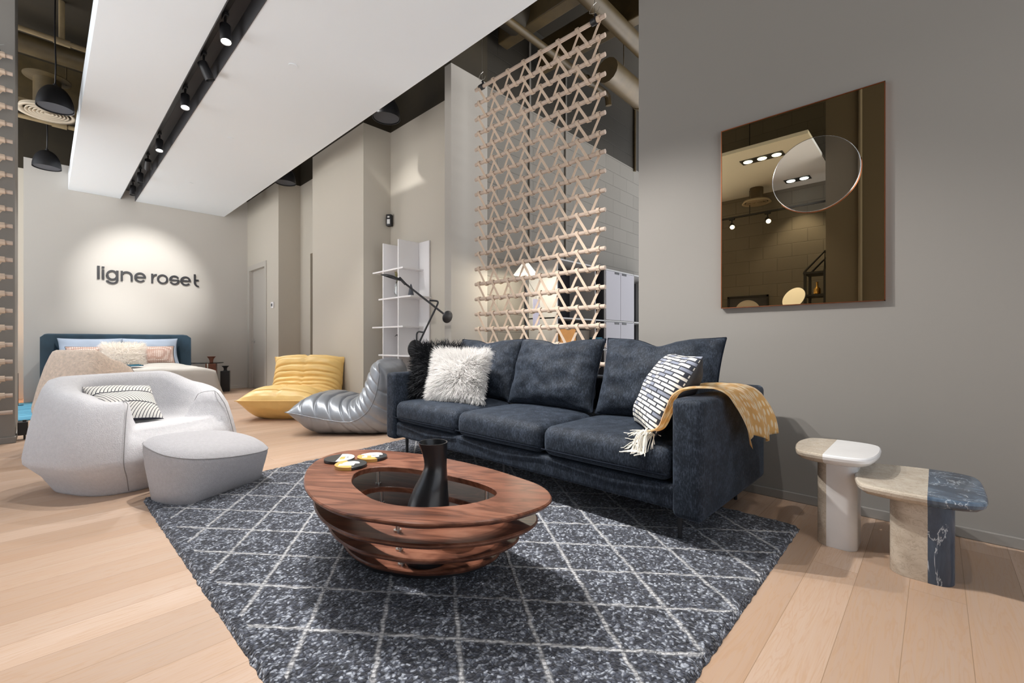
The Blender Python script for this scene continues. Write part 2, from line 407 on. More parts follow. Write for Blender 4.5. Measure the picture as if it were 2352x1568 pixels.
def copy_tree(root, **kw):
    r = root.copy(); COL.objects.link(r)
    def rec(src, dst):
        for ch in list(src.children):
            c = ch.copy(); COL.objects.link(c); c.parent = dst; rec(ch, c)
    rec(root, r)
    for k, v in kw.items():
        if k == 'loc': r.location = v
        elif k == 'rotz': r.rotation_euler = (0, 0, v)
        elif k == 'label': r['label'] = v
    return r

B = bmesh.new
def box(bm, x0, x1, y0, y1, z0, z1, bev=0, seg=2, mi=0):
    r = bmesh.ops.create_cube(bm, size=1.)
    vs = r['verts']
    bmesh.ops.scale(bm, vec=(x1 - x0, y1 - y0, z1 - z0), verts=vs)
    bmesh.ops.translate(bm, vec=((x0 + x1) / 2, (y0 + y1) / 2, (z0 + z1) / 2), verts=vs)
    fs = set(f for v in vs for f in v.link_faces)
    if mi:
        for f in fs: f.material_index = mi
    if bev:
        es = list(set(e for v in vs for e in v.link_edges))
        bmesh.ops.bevel(bm, geom=es, offset=bev, segments=seg, profile=.5, affect='EDGES')
    return bm

def bx(*a, **k): return box(B(), *a, **k)

def frame_at(d):
    d = d.normalized(); up = Vector((0, 0, 1)) if abs(d.z) < .95 else Vector((1, 0, 0))
    s = d.cross(up).normalized(); return s, s.cross(d).normalized()

def tube(bm, pts, r, n=10, caps=True, mi=0):
    pts = [Vector(p) for p in pts]; rings = []
    s = None
    for i, p in enumerate(pts):
        d = (pts[min(i + 1, len(pts) - 1)] - pts[max(i - 1, 0)]).normalized()
        if s is None: s, u = frame_at(d)
        else:
            s = (s - d * s.dot(d)).normalized(); u = s.cross(d)
        rr = r[i] if isinstance(r, (list, tuple)) else r
        rings.append([bm.verts.new(p + (s * math.cos(2 * math.pi * k / n) + u * math.sin(2 * math.pi * k / n)) * rr) for k in range(n)])
    for a, b in zip(rings, rings[1:]):
        for k in range(n):
            f = bm.faces.new((a[k], a[(k + 1) % n], b[(k + 1) % n], b[k])); f.material_index = mi
    if caps:
        f = bm.faces.new(rings[0][::-1]); f.material_index = mi
        f = bm.faces.new(rings[-1]); f.material_index = mi
    return bm

def lathe(bm, prof, n=32, c=(0, 0, 0), cap0=True, cap1=True):
    rings = []
    for r, z in prof:
        rings.append([bm.verts.new((c[0] + r * math.cos(2 * math.pi * k / n), c[1] + r * math.sin(2 * math.pi * k / n), c[2] + z)) for k in range(n)])
    for a, b in zip(rings, rings[1:]):
        for k in range(n): bm.faces.new((a[k], a[(k + 1) % n], b[(k + 1) % n], b[k]))
    if cap0: bm.faces.new(rings[0][::-1])
    if cap1: bm.faces.new(rings[-1])
    return bm

def smooth_closed(pts, n):
    """resample a closed Catmull-Rom loop to n points"""
    m = len(pts); out = []
    fine = []
    for i in range(m):
        p0, p1, p2, p3 = [Vector(pts[(i + j - 1) % m]) for j in range(4)]
        for k in range(16):
            t = k / 16
            fine.append(.5 * ((2 * p1) + (p2 - p0) * t + (2 * p0 - 5 * p1 + 4 * p2 - p3) * t * t + (3 * p1 - p0 - 3 * p2 + p3) * t ** 3))
    ln = [0]
    for i in range(len(fine)): ln.append(ln[-1] + (fine[(i + 1) % len(fine)] - fine[i]).length)
    tot = ln[-1]; j = 0
    for k in range(n):
        s = tot * k / n
        while ln[j + 1] < s: j += 1
        f = (s - ln[j]) / max(1e-9, ln[j + 1] - ln[j])
        out.append(fine[j % len(fine)].lerp(fine[(j + 1) % len(fine)], f))
    return out

def smooth_open(pts, n):
    P = [Vector(p) for p in pts]; m = len(P); fine = []
    for i in range(m - 1):
        p0 = P[max(i - 1, 0)]; p1 = P[i]; p2 = P[i + 1]; p3 = P[min(i + 2, m - 1)]
        for k in range(12):
            t = k / 12
            fine.append(.5 * ((2 * p1) + (p2 - p0) * t + (2 * p0 - 5 * p1 + 4 * p2 - p3) * t * t + (3 * p1 - p0 - 3 * p2 + p3) * t ** 3))
    fine.append(P[-1])
    ln = [0]
    for a, b in zip(fine, fine[1:]): ln.append(ln[-1] + (b - a).length)
    out = []; j = 0
    for k in range(n):
        s = ln[-1] * k / (n - 1)
        while j < len(ln) - 2 and ln[j + 1] < s: j += 1
        out.append(fine[j].lerp(fine[j + 1], min(1, (s - ln[j]) / max(1e-9, ln[j + 1] - ln[j]))))
    return out

def loft(bm, rings, cap0=True, cap1=True, mi=0):
    vr = [[bm.verts.new(p) for p in r] for r in rings]
    n = len(vr[0])
    for a, b in zip(vr, vr[1:]):
        for k in range(n):
            f = bm.faces.new((a[k], a[(k + 1) % n], b[(k + 1) % n], b[k])); f.material_index = mi
    if cap0: bm.faces.new(vr[0][::-1]).material_index = mi
    if cap1: bm.faces.new(vr[-1]).material_index = mi
    return bm

def prism(bm, pts, z0, z1, bev=0):
    return loft(bm, [[(p[0], p[1], z0) for p in pts], [(p[0], p[1], z1) for p in pts]])

def axes(o, right, up):
    r = Vector(right).normalized(); u = Vector(up); u = (u - r * u.dot(r)).normalized(); n = r.cross(u)   # x=right, z=up, y = into
    y = u.cross(r)
    return Matrix(((r.x, y.x, u.x, o[0]), (r.y, y.y, u.y, o[1]), (r.z, y.z, u.z, o[2]), (0, 0, 0, 1)))

def pillow(w, h, t, n=28, pinch=.06, seed=0, wr=.012, power=2.4, sag=0, crease=None, dent=0):
    """cushion: width along x, height along z (0..h), thickness along y; UVs on both faces"""
    bm = B(); uvl = bm.loops.layers.uv.new('UVMap'); grids = []
    off = Vector((seed * 7.3, seed * 3.1, 0))
    for side in (-1, 1):
        g = []
        for j in range(n + 1):
            row = []
            for i in range(n + 1):
                u = math.sin((2 * i / n - 1) * math.pi / 2 * .98) / math.sin(math.pi / 2 * .98); v = math.sin((2 * j / n - 1) * math.pi / 2 * .98) / math.sin(math.pi / 2 * .98)
                x = w / 2 * u * (1 - pinch * (1 - v * v)); z = h / 2 * v * (1 - pinch * (1 - u * u))
                fu = max(0, 1 - abs(u) ** power); fv = max(0, 1 - abs(v) ** power)
                th = t / 2 * (fu * fv) ** .55
                e = (1 - fu * fv)
                nn = noise.noise(Vector((x * 9, z * 9, side * 5)) + off)
                n2 = noise.noise(Vector((x * 24, z * 24, side * 9)) + off)
                th *= 1 + .10 * nn
                th += (wr * nn + wr * .5 * n2) * min(1, fu * fv * 6)
                y = side * th
                if dent:   # karate dent on the top edge
                    z -= dent * math.exp(-(u / .28) ** 2) * max(0, v) ** 2
                y += sag * (1 - v * v)
                row.append((x, y, z + h / 2, (u + 1) / 2, (v + 1) / 2))
            g.append(row)
        grids.append(g)
    V = {}
    def vert(s, i, j):
        edge = i in (0, n) or j in (0, n)
        key = (0 if edge else s, i, j)
        if key not in V:
            p = grids[s][j][i]
            V[key] = bm.verts.new((p[0], p[1] if not edge else (grids[0][j][i][1] + grids[1][j][i][1]) / 2, p[2]))
        return V[key]
    for s in (0, 1):
        for j in range(n):
            for i in range(n):
                ids = [(i, j), (i + 1, j), (i + 1, j + 1), (i, j + 1)]
                if s: ids = ids[::-1]
                f = bm.faces.new([vert(s, a, b) for a, b in ids]); f.material_index = s
                for lp, (a, b) in zip(f.loops, ids): lp[uvl].uv = grids[s][b][a][3:5]
    edge = [grids[0][0][i][:3] for i in range(n + 1)] + [grids[0][j][n][:3] for j in range(1, n + 1)] + [grids[0][n][i][:3] for i in range(n - 1, -1, -1)] + [grids[0][j][0][:3] for j in range(n - 1, 0, -1)]
    edge = [(p[0], sag * (1 - ((p[2] / h) * 2 - 1) ** 2) if sag else 0, p[2]) for p in edge]
    return bm, edge

def fur(bm_src_obj, count, length, m, parent, name='fur', width=.0022, droop=.35, seed=1, side=None, radial=.45):
    """a coat of thin tapering hairs rooted on a cushion mesh (local space)"""
    rnd = random.Random(seed); me = bm_src_obj.data; bm = B()
    areas = []; tot = 0
    for p in me.polygons: tot += p.area; areas.append(tot)
    import bisect
    cz = sum(v.co.z for v in me.vertices) / len(me.vertices)
    for _ in range(count):
        p = me.polygons[min(len(areas) - 1, bisect.bisect(areas, rnd.random() * tot))]
        vs = [me.vertices[i].co for i in p.vertices]
        a, b = rnd.random(), rnd.random()
        root = vs[0].lerp(vs[1], a).lerp(vs[3].lerp(vs[2], a) if len(vs) > 3 else vs[2], b)
        nrm = p.normal.copy()
        rad = Vector((root.x, 0, root.z - cz)); 
        if rad.length > 1e-4: rad = rad / max(.12, rad.length)
        cl = noise.noise_vector(root * 11) * .45
        d = (nrm * .75 + rad * radial + Vector((rnd.gauss(0, .28), rnd.gauss(0, .28), rnd.gauss(0, .28))) + cl).normalized()
        ln = length * rnd.uniform(.55, 1.15); pts = [root]; q = root.copy(); dd = d.copy()
        for k in range(4):
            q = q + dd * ln / 4; dd = (dd + Vector((0, 0, -droop * .3)) + cl * .15).normalized(); pts.append(q.copy())
        s = dd.cross(Vector((rnd.uniform(-1, 1), rnd.uniform(-1, 1), rnd.uniform(-1, 1)))).normalized()
        ws = [1, .9, .75, .5, .08]
        prev = None
        for pt, wv in zip(pts, ws):
            pair = (bm.verts.new(pt - s * width * wv), bm.verts.new(pt + s * width * wv))
            if prev: bm.faces.new((prev[0], prev[1], pair[1], pair[0]))
            prev = pair
    o = obj(name, bm, m, parent, smooth=True); o['kind'] = 'stuff'
    return o

def grid_sheet(fn, nu, nv, thick=0):
    bm = B(); uvl = bm.loops.layers.uv.new('UVMap')
    g = [[bm.verts.new(fn(i / nu, j / nv)) for i in range(nu + 1)] for j in range(nv + 1)]
    for j in range(nv):
        for i in range(nu):
            f = bm.faces.new((g[j][i], g[j][i + 1], g[j + 1][i + 1], g[j + 1][i]))
            for lp, (a, b) in zip(f.loops, ((i, j), (i + 1, j), (i + 1, j + 1), (i, j + 1))): lp[uvl].uv = (a / nu, b / nv)
    if thick:
        bmesh.ops.solidify(bm, geom=bm.faces[:], thickness=thick)
    return bm

# ------------------------------------------------------------------ camera
cam = bpy.data.cameras.new('camera'); co = bpy.data.objects.new('camera', cam); COL.objects.link(co)
cam.sensor_width = 36.; cam.lens = 36. * 1024 / 2352; cam.clip_start = .02
co.location = (0, 0, .9); co.rotation_euler = (R(90), 0, R(-46.4))
SC.camera = co

# ================================================================== THE SETTING
struct('floor', bx(-2.3, 7.2, -3., 10.6, -.1, 0), M['floor'], 'pale oak plank floor of the showroom', 'floor')
struct('ceiling', bx(-2.3, 7.2, -3., 10.6, 4.6, 4.7), M['paint_dark'], 'dark brown painted open ceiling above the pipes', 'ceiling')

def two_tone(name, boxes, lower, upper, label):
    """wall pieces painted light below 3.62 m and dark above"""
    bm = B()
    for (x0, x1, y0, y1, z0, z1) in boxes:
        if z1 > 3.62:
            box(bm, x0, x1, y0, y1, z0, 3.62, mi=0); box(bm, x0, x1, y0, y1, 3.62, z1, mi=1)
        else: box(bm, x0, x1, y0, y1, z0, z1, mi=0)
    return struct(name, bm, [lower, upper], label, 'wall')

struct('wall_right', bx(2.92, 3.07, -3., 1.535, 0, 4.6), M['wall_taupe'], 'dark taupe wall on the right carrying the bronze mirror', 'wall')
two_tone('wall_back', [(-.207, 2.95, 9.74, 9.9, 0, 4.6)], M['wall_sign'], M['paint_dark'], 'pale far wall behind the bed carrying the black lettering')
two_tone('wall_alcove', [(-2.3, -.1, 10.4, 10.55, 0, 4.6)], M['wall_light'], M['paint_dark'], 'wall strip in shade left of the sign wall')
two_tone('wall_door', [(2.74, 2.90, 8.07, 8.66, 0, 4.6), (2.74, 2.90, 8.66, 9.66, 2.33, 4.6), (2.74, 2.90, 9.66, 9.74, 0, 4.6), (2.90, 3.25, 8.07, 8.25, 0, 4.6)], M['wall_light'], M['paint_dark'], 'beige wall with the grey door in it')
two_tone('wall_passage', [(3.10, 3.25, 7.65, 8.07, 0, 4.6), (3.10, 3.25, 6.68, 7.65, 2.38, 4.6)], M['wall_light'], M['paint_dark'], 'beige wall recessed between the door wall and the wide pillar')
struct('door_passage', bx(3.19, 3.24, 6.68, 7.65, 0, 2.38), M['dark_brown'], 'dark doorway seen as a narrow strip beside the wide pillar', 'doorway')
two_tone('wall_pillar', [(2.74, 3.30, 5.16, 6.68, 0, 4.6)], M['wall_light'], M['paint_dark'], 'wide beige pillar behind the yellow low chair')
two_tone('wall_recess', [(3.12, 3.30, 3.53, 5.16, 0, 4.6)], M['wall_light'], M['paint_dark'], 'beige wall behind the white shelf')
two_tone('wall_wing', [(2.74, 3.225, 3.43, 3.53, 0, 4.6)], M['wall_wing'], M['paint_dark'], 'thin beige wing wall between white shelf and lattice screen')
bm = B(); box(bm, 3.2, 7.2, 3.46, 3.6, 0, 3.62); box(bm, 3.2, 7.2, 3.46, 3.6, 3.62, 4.6, mi=1)
struct('wall_nook', bm, [M['block_nook'], M['block_nook_dark']], 'painted block wall behind the lattice screen', 'wall')
struct('wall_left', bx(-2.3, -2.1, -3., 3.05, 0, 4.6), M['block_left'], 'painted block wall seen in the bronze mirror', 'wall')
bm = B(); box(bm, -1.3, -.178, 5.94, 6.64, 0, 4.6)
struct('pillar_left', bm, M['wall_taupe'], 'dark taupe pillar at the left picture edge', 'pillar')
bm = B(); box(bm, -1.31, -.170, 5.925, 6.65, 0, .055, bev=.004)
struct('baseboard_left', bm, M['wall_taupe'], 'low skirting around the left pillar', 'skirting')
bm = B(); box(bm, 2.905, 2.92, -3., 1.535, 0, .05, bev=.004)
struct('baseboard_right', bm, M['wall_taupe'], 'low taupe skirting along the right wall', 'skirting')
bm = B(); box(bm, -.207, 2.74, 9.725, 9.74, 0, .06, bev=.004)
struct('baseboard_back', bm, M['wall_sign'], 'low skirting under the sign wall', 'skirting')
# pillar and lowered soffit on the far side of the room (seen in the mirror)
struct('pillar_mirror', bx(-1.7, -1., .06, 1.01, 0, 4.6), M['block_dark'], 'dark taupe pillar reflected in the right half of the mirror', 'pillar')
struct('ceiling_soffit', bx(-2.1, -.156, 1.05, 3.05, 3.25, 3.29), M['white_paint'], 'white lowered ceiling reflected in the mirror', 'ceiling')

# lowered white ceiling with a track recess
bm = B()
box(bm, .26, .87, 1.86, 9.735, 3.25, 3.5); box(bm, 1.06, 2.345, 1.86, 9.735, 3.25, 3.5); box(bm, .87, 1.06, 1.86, 9.735, 3.42, 3.5)
struct('ceiling_panel', bm, M['white_paint'], 'long white lowered ceiling panel with a black light slot', 'ceiling')
bm = B()
box(bm, .871, .877, 1.87, 9.73, 3.246, 3.42); box(bm, 1.053, 1.059, 1.87, 9.73, 3.246, 3.42); box(bm, .877, 1.053, 1.87, 9.73, 3.405, 3.419); box(bm, .871, 1.059, 1.861, 1.87, 3.246, 3.42)
struct('trim_1', bm, M['black_recess'], 'black lining of the light slot in the white ceiling panel', 'trim')

# door in the side wall
d = struct('door_1', bx(2.795, 2.835, 8.74, 9.58, .005, 2.25), M['door_paint'], 'closed grey beige door beside the sign wall', 'door')
bm = B()
for a in ((2.725, 2.76, 8.645, 8.735, 0, 2.25), (2.725, 2.76, 9.585, 9.675, 0, 2.25), (2.725, 2.76, 8.645, 9.675, 2.25, 2.345),
          (2.76, 2.86, 8.66, 8.74, 0, 2.25), (2.76, 2.86, 9.58, 9.66, 0, 2.25), (2.76, 2.86, 8.66, 9.66, 2.25, 2.33)): box(bm, *a, bev=.004)
obj('door_frame', bm, M['door_paint'], d)
bm = B(); lathe(bm, [(.03, 0), (.03, .012), (.012, .016), (.012, .05)], 20)
bmesh.ops.rotate(bm, cent=(0, 0, 0), matrix=Matrix.Rotation(R(-90), 3, 'Y'), verts=bm.verts[:]); bmesh.ops.translate(bm, vec=(2.795, 9.49, .90), verts=bm.verts[:])
tube(bm, [(2.748, 9.49, .90), (2.745, 9.45, .90), (2.75, 9.38, .895)], [.011, .011, .008], 10)
obj('door_handle', bm, M['chrome'], d, smooth=True, auto=40)

# sprinkler covers flush in the white panel
for i, (x, y) in enumerate(((1.463, 3.97), (1.49, 5.92), (1.50, 8.02))):
    o = obj('sprinkler_cover', lathe(B(), [(.035, 0), (.035, .004), (.03, .006)], 24, (0, 0, -.006)), M['white_paint'], smooth=True, auto=30, loc=(x, y, 3.25))
    tag(o, ['white flush sprinkler cover in the ceiling panel nearest the camera', 'middle of the three white sprinkler covers in the ceiling panel', 'white flush sprinkler cover in the ceiling panel nearest the sign wall'][i], 'sprinkler cover', 'sprinkler covers in the white ceiling panel')

# ---- pipes, ducts and beams under the dark ceiling
def pipe(name, pts, r, label, cat='pipe', m='pipe_olive', n=14, fit=(), hang=()):
    t = obj(name, tube(B(), pts, r, n), M[m], smooth=True, auto=50); tag(t, label, cat)
    for x, y, z in hang:
        obj('hanger', tube(B(), [(x, y, z), (x, y, 4.6)], .006, 8), M[m], t, smooth=True)
    for c, ax, ln, rr in fit:
        a = Vector(c); e = Vector(ax).normalized() * ln / 2
        obj('coupling', tube(B(), [a - e, a + e], rr, n), M[m], t, smooth=True, auto=50)
    return t
pipe('sprinkler_pipe', [(-2., 6.9, 4.16), (.75, 6.9, 4.16)], .026, 'thin beige sprinkler pipe crossing above the left pendant lamps', m='pipe_beige', fit=[((.135, 6.9, 4.16), (1, 0, 0), .13, .036)])
pipe('riser_pipe', [(.135, 6.9, 4.16), (.135, 6.9, 4.6)], .026, 'vertical olive pipe dropping to the sprinkler pipe at upper left', m='pipe_beige')
pipe('far_pipe', [(-2., 8.9, 3.93), (.8, 8.9, 3.93)], .03, 'olive pipe in front of the sign wall near the round air vent', m='pipe_beige', fit=[((.15, 8.9, 3.93), (1, 0, 0), .15, .042)], hang=[(-.5, 8.9, 3.93), (.6, 8.9, 3.93)])
pipe('wrapped_duct', [(-2., 7.65, 4.35), (.8, 7.65, 4.35)], .11, 'wrapped grey duct crossing behind the upper left pendant cord', 'duct', hang=[(-.6, 7.65, 4.4), (.5, 7.65, 4.4)])
o = obj('ceiling_beam', bx(-2.1, .85, 8.55, 8.8, 4.05, 4.6), M['pipe_olive']); tag(o, 'olive beam crossing above the round ceiling air vent', 'beam')
pipe('wide_duct', [(2.2, 4.92, 4.35), (3.10, 4.92, 4.35)], .12, 'wide olive duct crossing above the shelf', 'duct', hang=[(2.5, 4.92, 4.4)])
pipe('large_pipe', [(2.2, 2.30, 4.05), (7., 2.30, 4.05)], .085, 'thick olive pipe at the top above the lattice screen', hang=[(2.6, 2.3, 4.05), (4.6, 2.3, 4.05)])
pipe('diagonal_pipe', [(2.2, 2.95, 3.95), (4.75, 2.95, 3.95), (4.82, 2.95, 3.93), (4.84, 2.95, 3.83)], .038, 'thin olive pipe running behind the top of the lattice screen', fit=[((4.4, 2.95, 3.95), (1, 0, 0), .1, .05)], hang=[(2.7, 2.95, 3.95), (4.6, 2.95, 3.95)])
pipe('spiral_duct', [(4.15, 2.55, 3.80), (7., 2.55, 3.80)], .13, 'round spiral duct behind the right end of the lattice screen', 'duct', fit=[((4.9, 2.55, 3.80), (1, 0, 0), .03, .138), ((5.6, 2.55, 3.80), (1, 0, 0), .03, .138)], hang=[(4.5, 2.55, 3.9), (6., 2.55, 3.9)])
for i, (x, w_) in enumerate(((3.35, .14), (4.0, .12))):
    o = obj('steel_beam', bx(x, x + w_, 1.3, 3.4, 4.08, 4.42, bev=.01), M['pipe_olive'])
    tag(o, ['olive beam running over the lattice screen towards the block wall', 'second olive beam further right behind the lattice screen'][i], 'beam')
pipe('short_duct', [(1.9, 8.75, 3.53), (2.52, 8.75, 3.53)], .12, 'short olive duct end peeking out beside the white ceiling panel near the door', 'duct', hang=[(2.2, 8.75, 3.6)])
pipe('junction_duct', [(2.9, 3.1, 4.2), (3.35, 3.1, 4.2)], .16, 'dark boxy duct end above the left part of the lattice screen', 'duct', 'paint_dark')
pipe('wall_conduit', [(3.92, 3.445, 1.83), (3.92, 3.445, 4.6)], .014, 'slim vertical conduit on the block wall above the dark cabinet', 'conduit', 'wall_taupe')
pipe('tall_conduit', [(4.62, 3.445, 1.83), (4.62, 3.445, 4.6)], .014, 'second slim conduit on the block wall, right of the first', 'conduit', 'wall_taupe')
pipe('right_conduit', [(6.42, 3.44, 3.58), (6.42, 3.44, 4.6)], .02, 'brown vertical pipe near the edge of the right wall', 'pipe')
pipe('pillar_conduit', [(-.985, .665, 0), (-.985, .665, 4.6)], .02, 'vertical pipe on the dark pillar reflected in the mirror', 'pipe', 'wall_taupe')

# round ceiling air vent
t = thing('air_diffuser', 'round cream ceiling air vent with concentric rings behind the upper left pendant', 'air vent', (.03, 8.05, 3.74))
obj('rim', lathe(B(), [(.31, .02), (.325, 0), (.26, .012), (.25, .05), (.29, .06)], 40, cap0=False, cap1=False), M['vent_cream'], t, smooth=True)
for k, r in enumerate((.225, .185, .145, .105, .065)):
    obj('vane', lathe(B(), [(r, .03), (r + .012, 0), (r - .012, .012), (r - .03, .05)], 40, cap0=False, cap1=False), M['vent_cream'], t, smooth=True)
obj('hanger', tube(B(), [(.2, 0, .5), (.2, 0, 1.02)], .008, 8), M['pipe_olive'], t)
obj('hub', lathe(B(), [(.03, .04), (.035, .0)], 24), M['vent_cream'], t, smooth=True, auto=40)
obj('duct_neck', lathe(B(), [(.15, .05), (.15, .50), (.26, .52), (.26, .53)], 32, cap0=True), M['pipe_olive'], t, smooth=True, auto=40)
t.scale = (.84, .84, .84)

# pendant lamps
def pendant(loc, label, ztop=4.6):
    t = thing('pendant_lamp', label, 'pendant lamp', loc, 0, 'black dome pendant lamps')
    prof = [(max(.018, .15 * math.cos(a) ** .9) if a < 1.5 else .018, .245 * math.sin(a)) for a in [k * 1.57 / 14 for k in range(15)]]
    obj('shade', lathe(B(), [(.145, .004)] + prof + [(.018, .262)], 40, cap0=False), M['black_metal'], t, smooth=True, auto=60)
    obj('diffuser', lathe(B(), [(.139, .012), (.139, .016)], 40), M['smoked_slate'], t, smooth=True, auto=40)
    obj('cord', tube(B(), [(0, 0, .25), (.004, 0, .5), (-.004, 0, .8), (0, 0, ztop - loc[2])], .007, 8), M['black_metal'], t, smooth=True)
    return t
pendant((.085, 6.86, 3.40), 'larger looking black dome pendant lamp at upper left before the air vent')
pendant((.03, 9.10, 3.35), 'black dome pendant lamp nearest the sign wall at left')
pendant((2.62, 4.42, 3.37), 'black dome pendant lamp half hidden by the white panel above the shelf')
pendant((2.60, 7.36, 3.37), 'black dome pendant lamp half hidden by the white panel beyond the pillar')

# ---- track and spotlights
t = obj('lighting_track', bx(.925, .96, 1.9, 9.4, 3.38, 3.404, bev=.003), M['black_metal']); tag(t, 'black lighting track running inside the ceiling slot', 'lighting track')

def spotlight(x, y, aim, label, lit=True, group='track spotlights in the ceiling slot', z=3.38, drop=.09, lensmat=None):
    t = thing('track_spotlight', label, 'spotlight', (x, y, z), 0, group)
    obj('adapter', bx(-.016, .016, -.04, .04, -.025, .0, bev=.003), M['black_metal'], t)
    obj('stem', tube(B(), [(0, 0, -.02), (0, 0, -drop)], .009, 10), M['black_metal'], t, smooth=True)
    d = (Vector(aim) - Vector((x, y, z - drop))).normalized(); s, u = frame_at(d)
    mt = Matrix(((s.x, u.x, -d.x, 0), (s.y, u.y, -d.y, 0), (s.z, u.z, -d.z, -drop - .02), (0, 0, 0, 1)))
    b = obj('body', lathe(B(), [(.030, .035), (.036, .03), (.038, -.115), (.034, -.115), (.031, -.10)], 24, cap1=False), M['black_metal'], t, smooth=True, auto=40)
    b.matrix_local = mt
    obj('lens', lathe(B(), [(.0309, -.104), (.0309, -.1035)], 24), M[lensmat or ('lens' if lit else 'lens_dim')], b, smooth=True)
    return t, Vector((x, y, z - drop - .02)) + d * .125

LIGHTS = []
def spot(pos, aim, energy, size, blend=.35, col=(1, .975, .945), rad=.02, name='spot'):
    l = bpy.data.lights.new(name, 'SPOT'); l.energy = energy; l.spot_size = R(size); l.spot_blend = blend; l.color = col; l.shadow_soft_size = rad
    o = bpy.data.objects.new(name, l); COL.objects.link(o); o.location = pos
    o.rotation_euler = (Vector(aim) - Vector(pos)).to_track_quat('-Z', 'Y').to_euler(); return o

# ================================================================== RUG
def rug():
    bm = B(); nx, ny = 150, 210
    c = [(.405, .455), (2.50, .475), (2.50, 3.53), (.385, 3.235)]
    def P(u, v):
        a = Vector((*c[0], 0)).lerp(Vector((*c[1], 0)), u); b = Vector((*c[3], 0)).lerp(Vector((*c[2], 0)), u)
        p = a.lerp(b, v)
        e = min(u * 2.1, (1 - u) * 2.1, v * 3, (1 - v) * 3)
        if e < .02:
            nn = noise.noise(Vector((p.x * 30, p.y * 30, 3)))
            p.x += nn * .006; p.y += noise.noise(Vector((p.x * 30, p.y * 30, 9))) * .006
        h = .020 + .004 * noise.noise(p * 60) + .003 * noise.noise(p * 23)
        p.z = h * min(1, (e / .012) ** .5) if e > 0 else .001
        return p
    g = [[bm.verts.new(P(i / nx, j / ny)) for i in range(nx + 1)] for j in range(ny + 1)]
    for j in range(ny):
        for i in range(nx): bm.faces.new((g[j][i], g[j][i + 1], g[j + 1][i + 1], g[j + 1][i]))
    o = obj('rug', bm, M['rug'], smooth=True)
    tag(o, 'charcoal wool rug with white diamond lines under the walnut table', 'rug')
rug()

# ================================================================== SOFA
RZ = .022   # top of the rug
def piping_loop(name, pts, r, m, parent, closed=True):
    return obj(name, tube(B(), list(pts) + [pts[0]] if closed else pts, r, 6, caps=not closed), M[m], parent, smooth=True)

sofa = thing('sofa', 'long navy velvet three seat sofa against the right wall', 'sofa', (2.33, 1.93, 0))
SX, SY = 2.33, 1.93
def L_(x0, x1, y0, y1, z0, z1, **k): return bx(x0 - SX, x1 - SX, y0 - SY, y1 - SY, z0, z1, **k)
obj('base_frame', L_(1.885, 2.79, .82, 3.04, .165, .275, bev=.018, seg=3), M['velvet'], sofa, smooth=True, auto=50)
for nm, y0, y1 in (('armrest', .70, .833), ('armrest', 3.04, 3.165)):
    bm = L_(1.87, 2.80, y0, y1, .14, .655, bev=.028, seg=4)
    a = obj(nm, bm, M['velvet'], sofa, smooth=True, auto=60)
obj('backrest', L_(2.64, 2.80, .82, 3.05, .165, .66, bev=.035, seg=4), M['velvet'], sofa, smooth=True, auto=60)
def seat_cushion(y0, y1):
    bm = B(); nx, ny = 18, 18; yc = (y0 + y1) / 2; w = y1 - y0
    rows = []
    for k in range(7):
        pass
    # rounded box with a crowned top
    bm = box(B(), 1.868 - SX, 2.62 - SX, y0 + .004 - SY, y1 - .004 - SY, .282, .435, bev=.05, seg=5)
    bmesh.ops.subdivide_edges(bm, edges=[e for e in bm.edges if e.calc_length() > .1], cuts=12, use_grid_fill=True)
    for v in bm.verts:
        if v.co.z > .40:
            u = (v.co.x + SX - 2.24) / .38; q = (v.co.y + SY - yc) / (w / 2)
            v.co.z += .028 * max(0, 1 - u * u) ** .6 * max(0, 1 - abs(q) ** 3)
        if v.co.z > .35: v.co.z += .003 * noise.noise(v.co * 8)
        q = (v.co.y + SY - yc) / (w / 2)
        if v.co.x < 1.95 - SX: v.co.x -= .012 * (1 - q * q) * math.exp(-((v.co.z - .36) / .08) ** 2)
    o = obj('seat_cushion', bm, M['velvet'], sofa, smooth=True)
    z = .318
    obj('piping', tube(B(), [(1.862 - SX, y0 + .01 - SY, z), (1.852 - SX, yc - SY, z), (1.862 - SX, y1 - .01 - SY, z)], .004, 6), M['piping_navy'], o, smooth=True)
for y0 in (.836, 1.565, 2.297): seat_cushion(y0, y0 + .74 if y0 > 2 else y0 + .729)
for (x, y) in ((1.96, .83), (1.96, 3.0), (2.72, .83), (2.72, 3.0), (1.96, 1.93)):
    z0 = RZ if x < 2.5 else 0
    obj('leg', tube(B(), [(x - SX, y - SY, z0), (x - SX, y - SY, .17)], [.009, .014], 14), M['black_metal'], sofa, smooth=True, auto=60)

def back_cushion(name, o, right, up, w, h, t, seed, label, dent=.03):
    th = thing(name, label, 'cushion', group='navy back cushions of the sofa', mtx=axes(o, right, up))
    bm, edge = pillow(w, h, t, 40, .055, seed, .018, 2.9, dent=dent)
    c = obj('cover', bm, M['velvet'], th, smooth=True)
    obj('piping', tube(B(), edge + [edge[0]], .0055, 6, caps=False), M['piping_navy'], th, smooth=True)
    return th
# right vector runs along -Y as seen from the front
back_cushion('back_cushion', (2.40, 2.68, .455), (0.0, -1, 0), (.36, 0, 1), .73, .49, .25, 1, 'navy velvet back cushion behind the white fur pillow')
back_cushion('back_cushion', (2.36, 1.92, .455), (0.03, -1, 0), (.36, 0, 1), .715, .49, .25, 2, 'navy velvet back cushion in the middle of the sofa', .035)
back_cushion('back_cushion', (2.37, 1.175, .455), (0.03, -1, 0), (.34, 0, 1), .715, .49, .25, 3, 'navy velvet back cushion behind the block patterned pillow', .045)

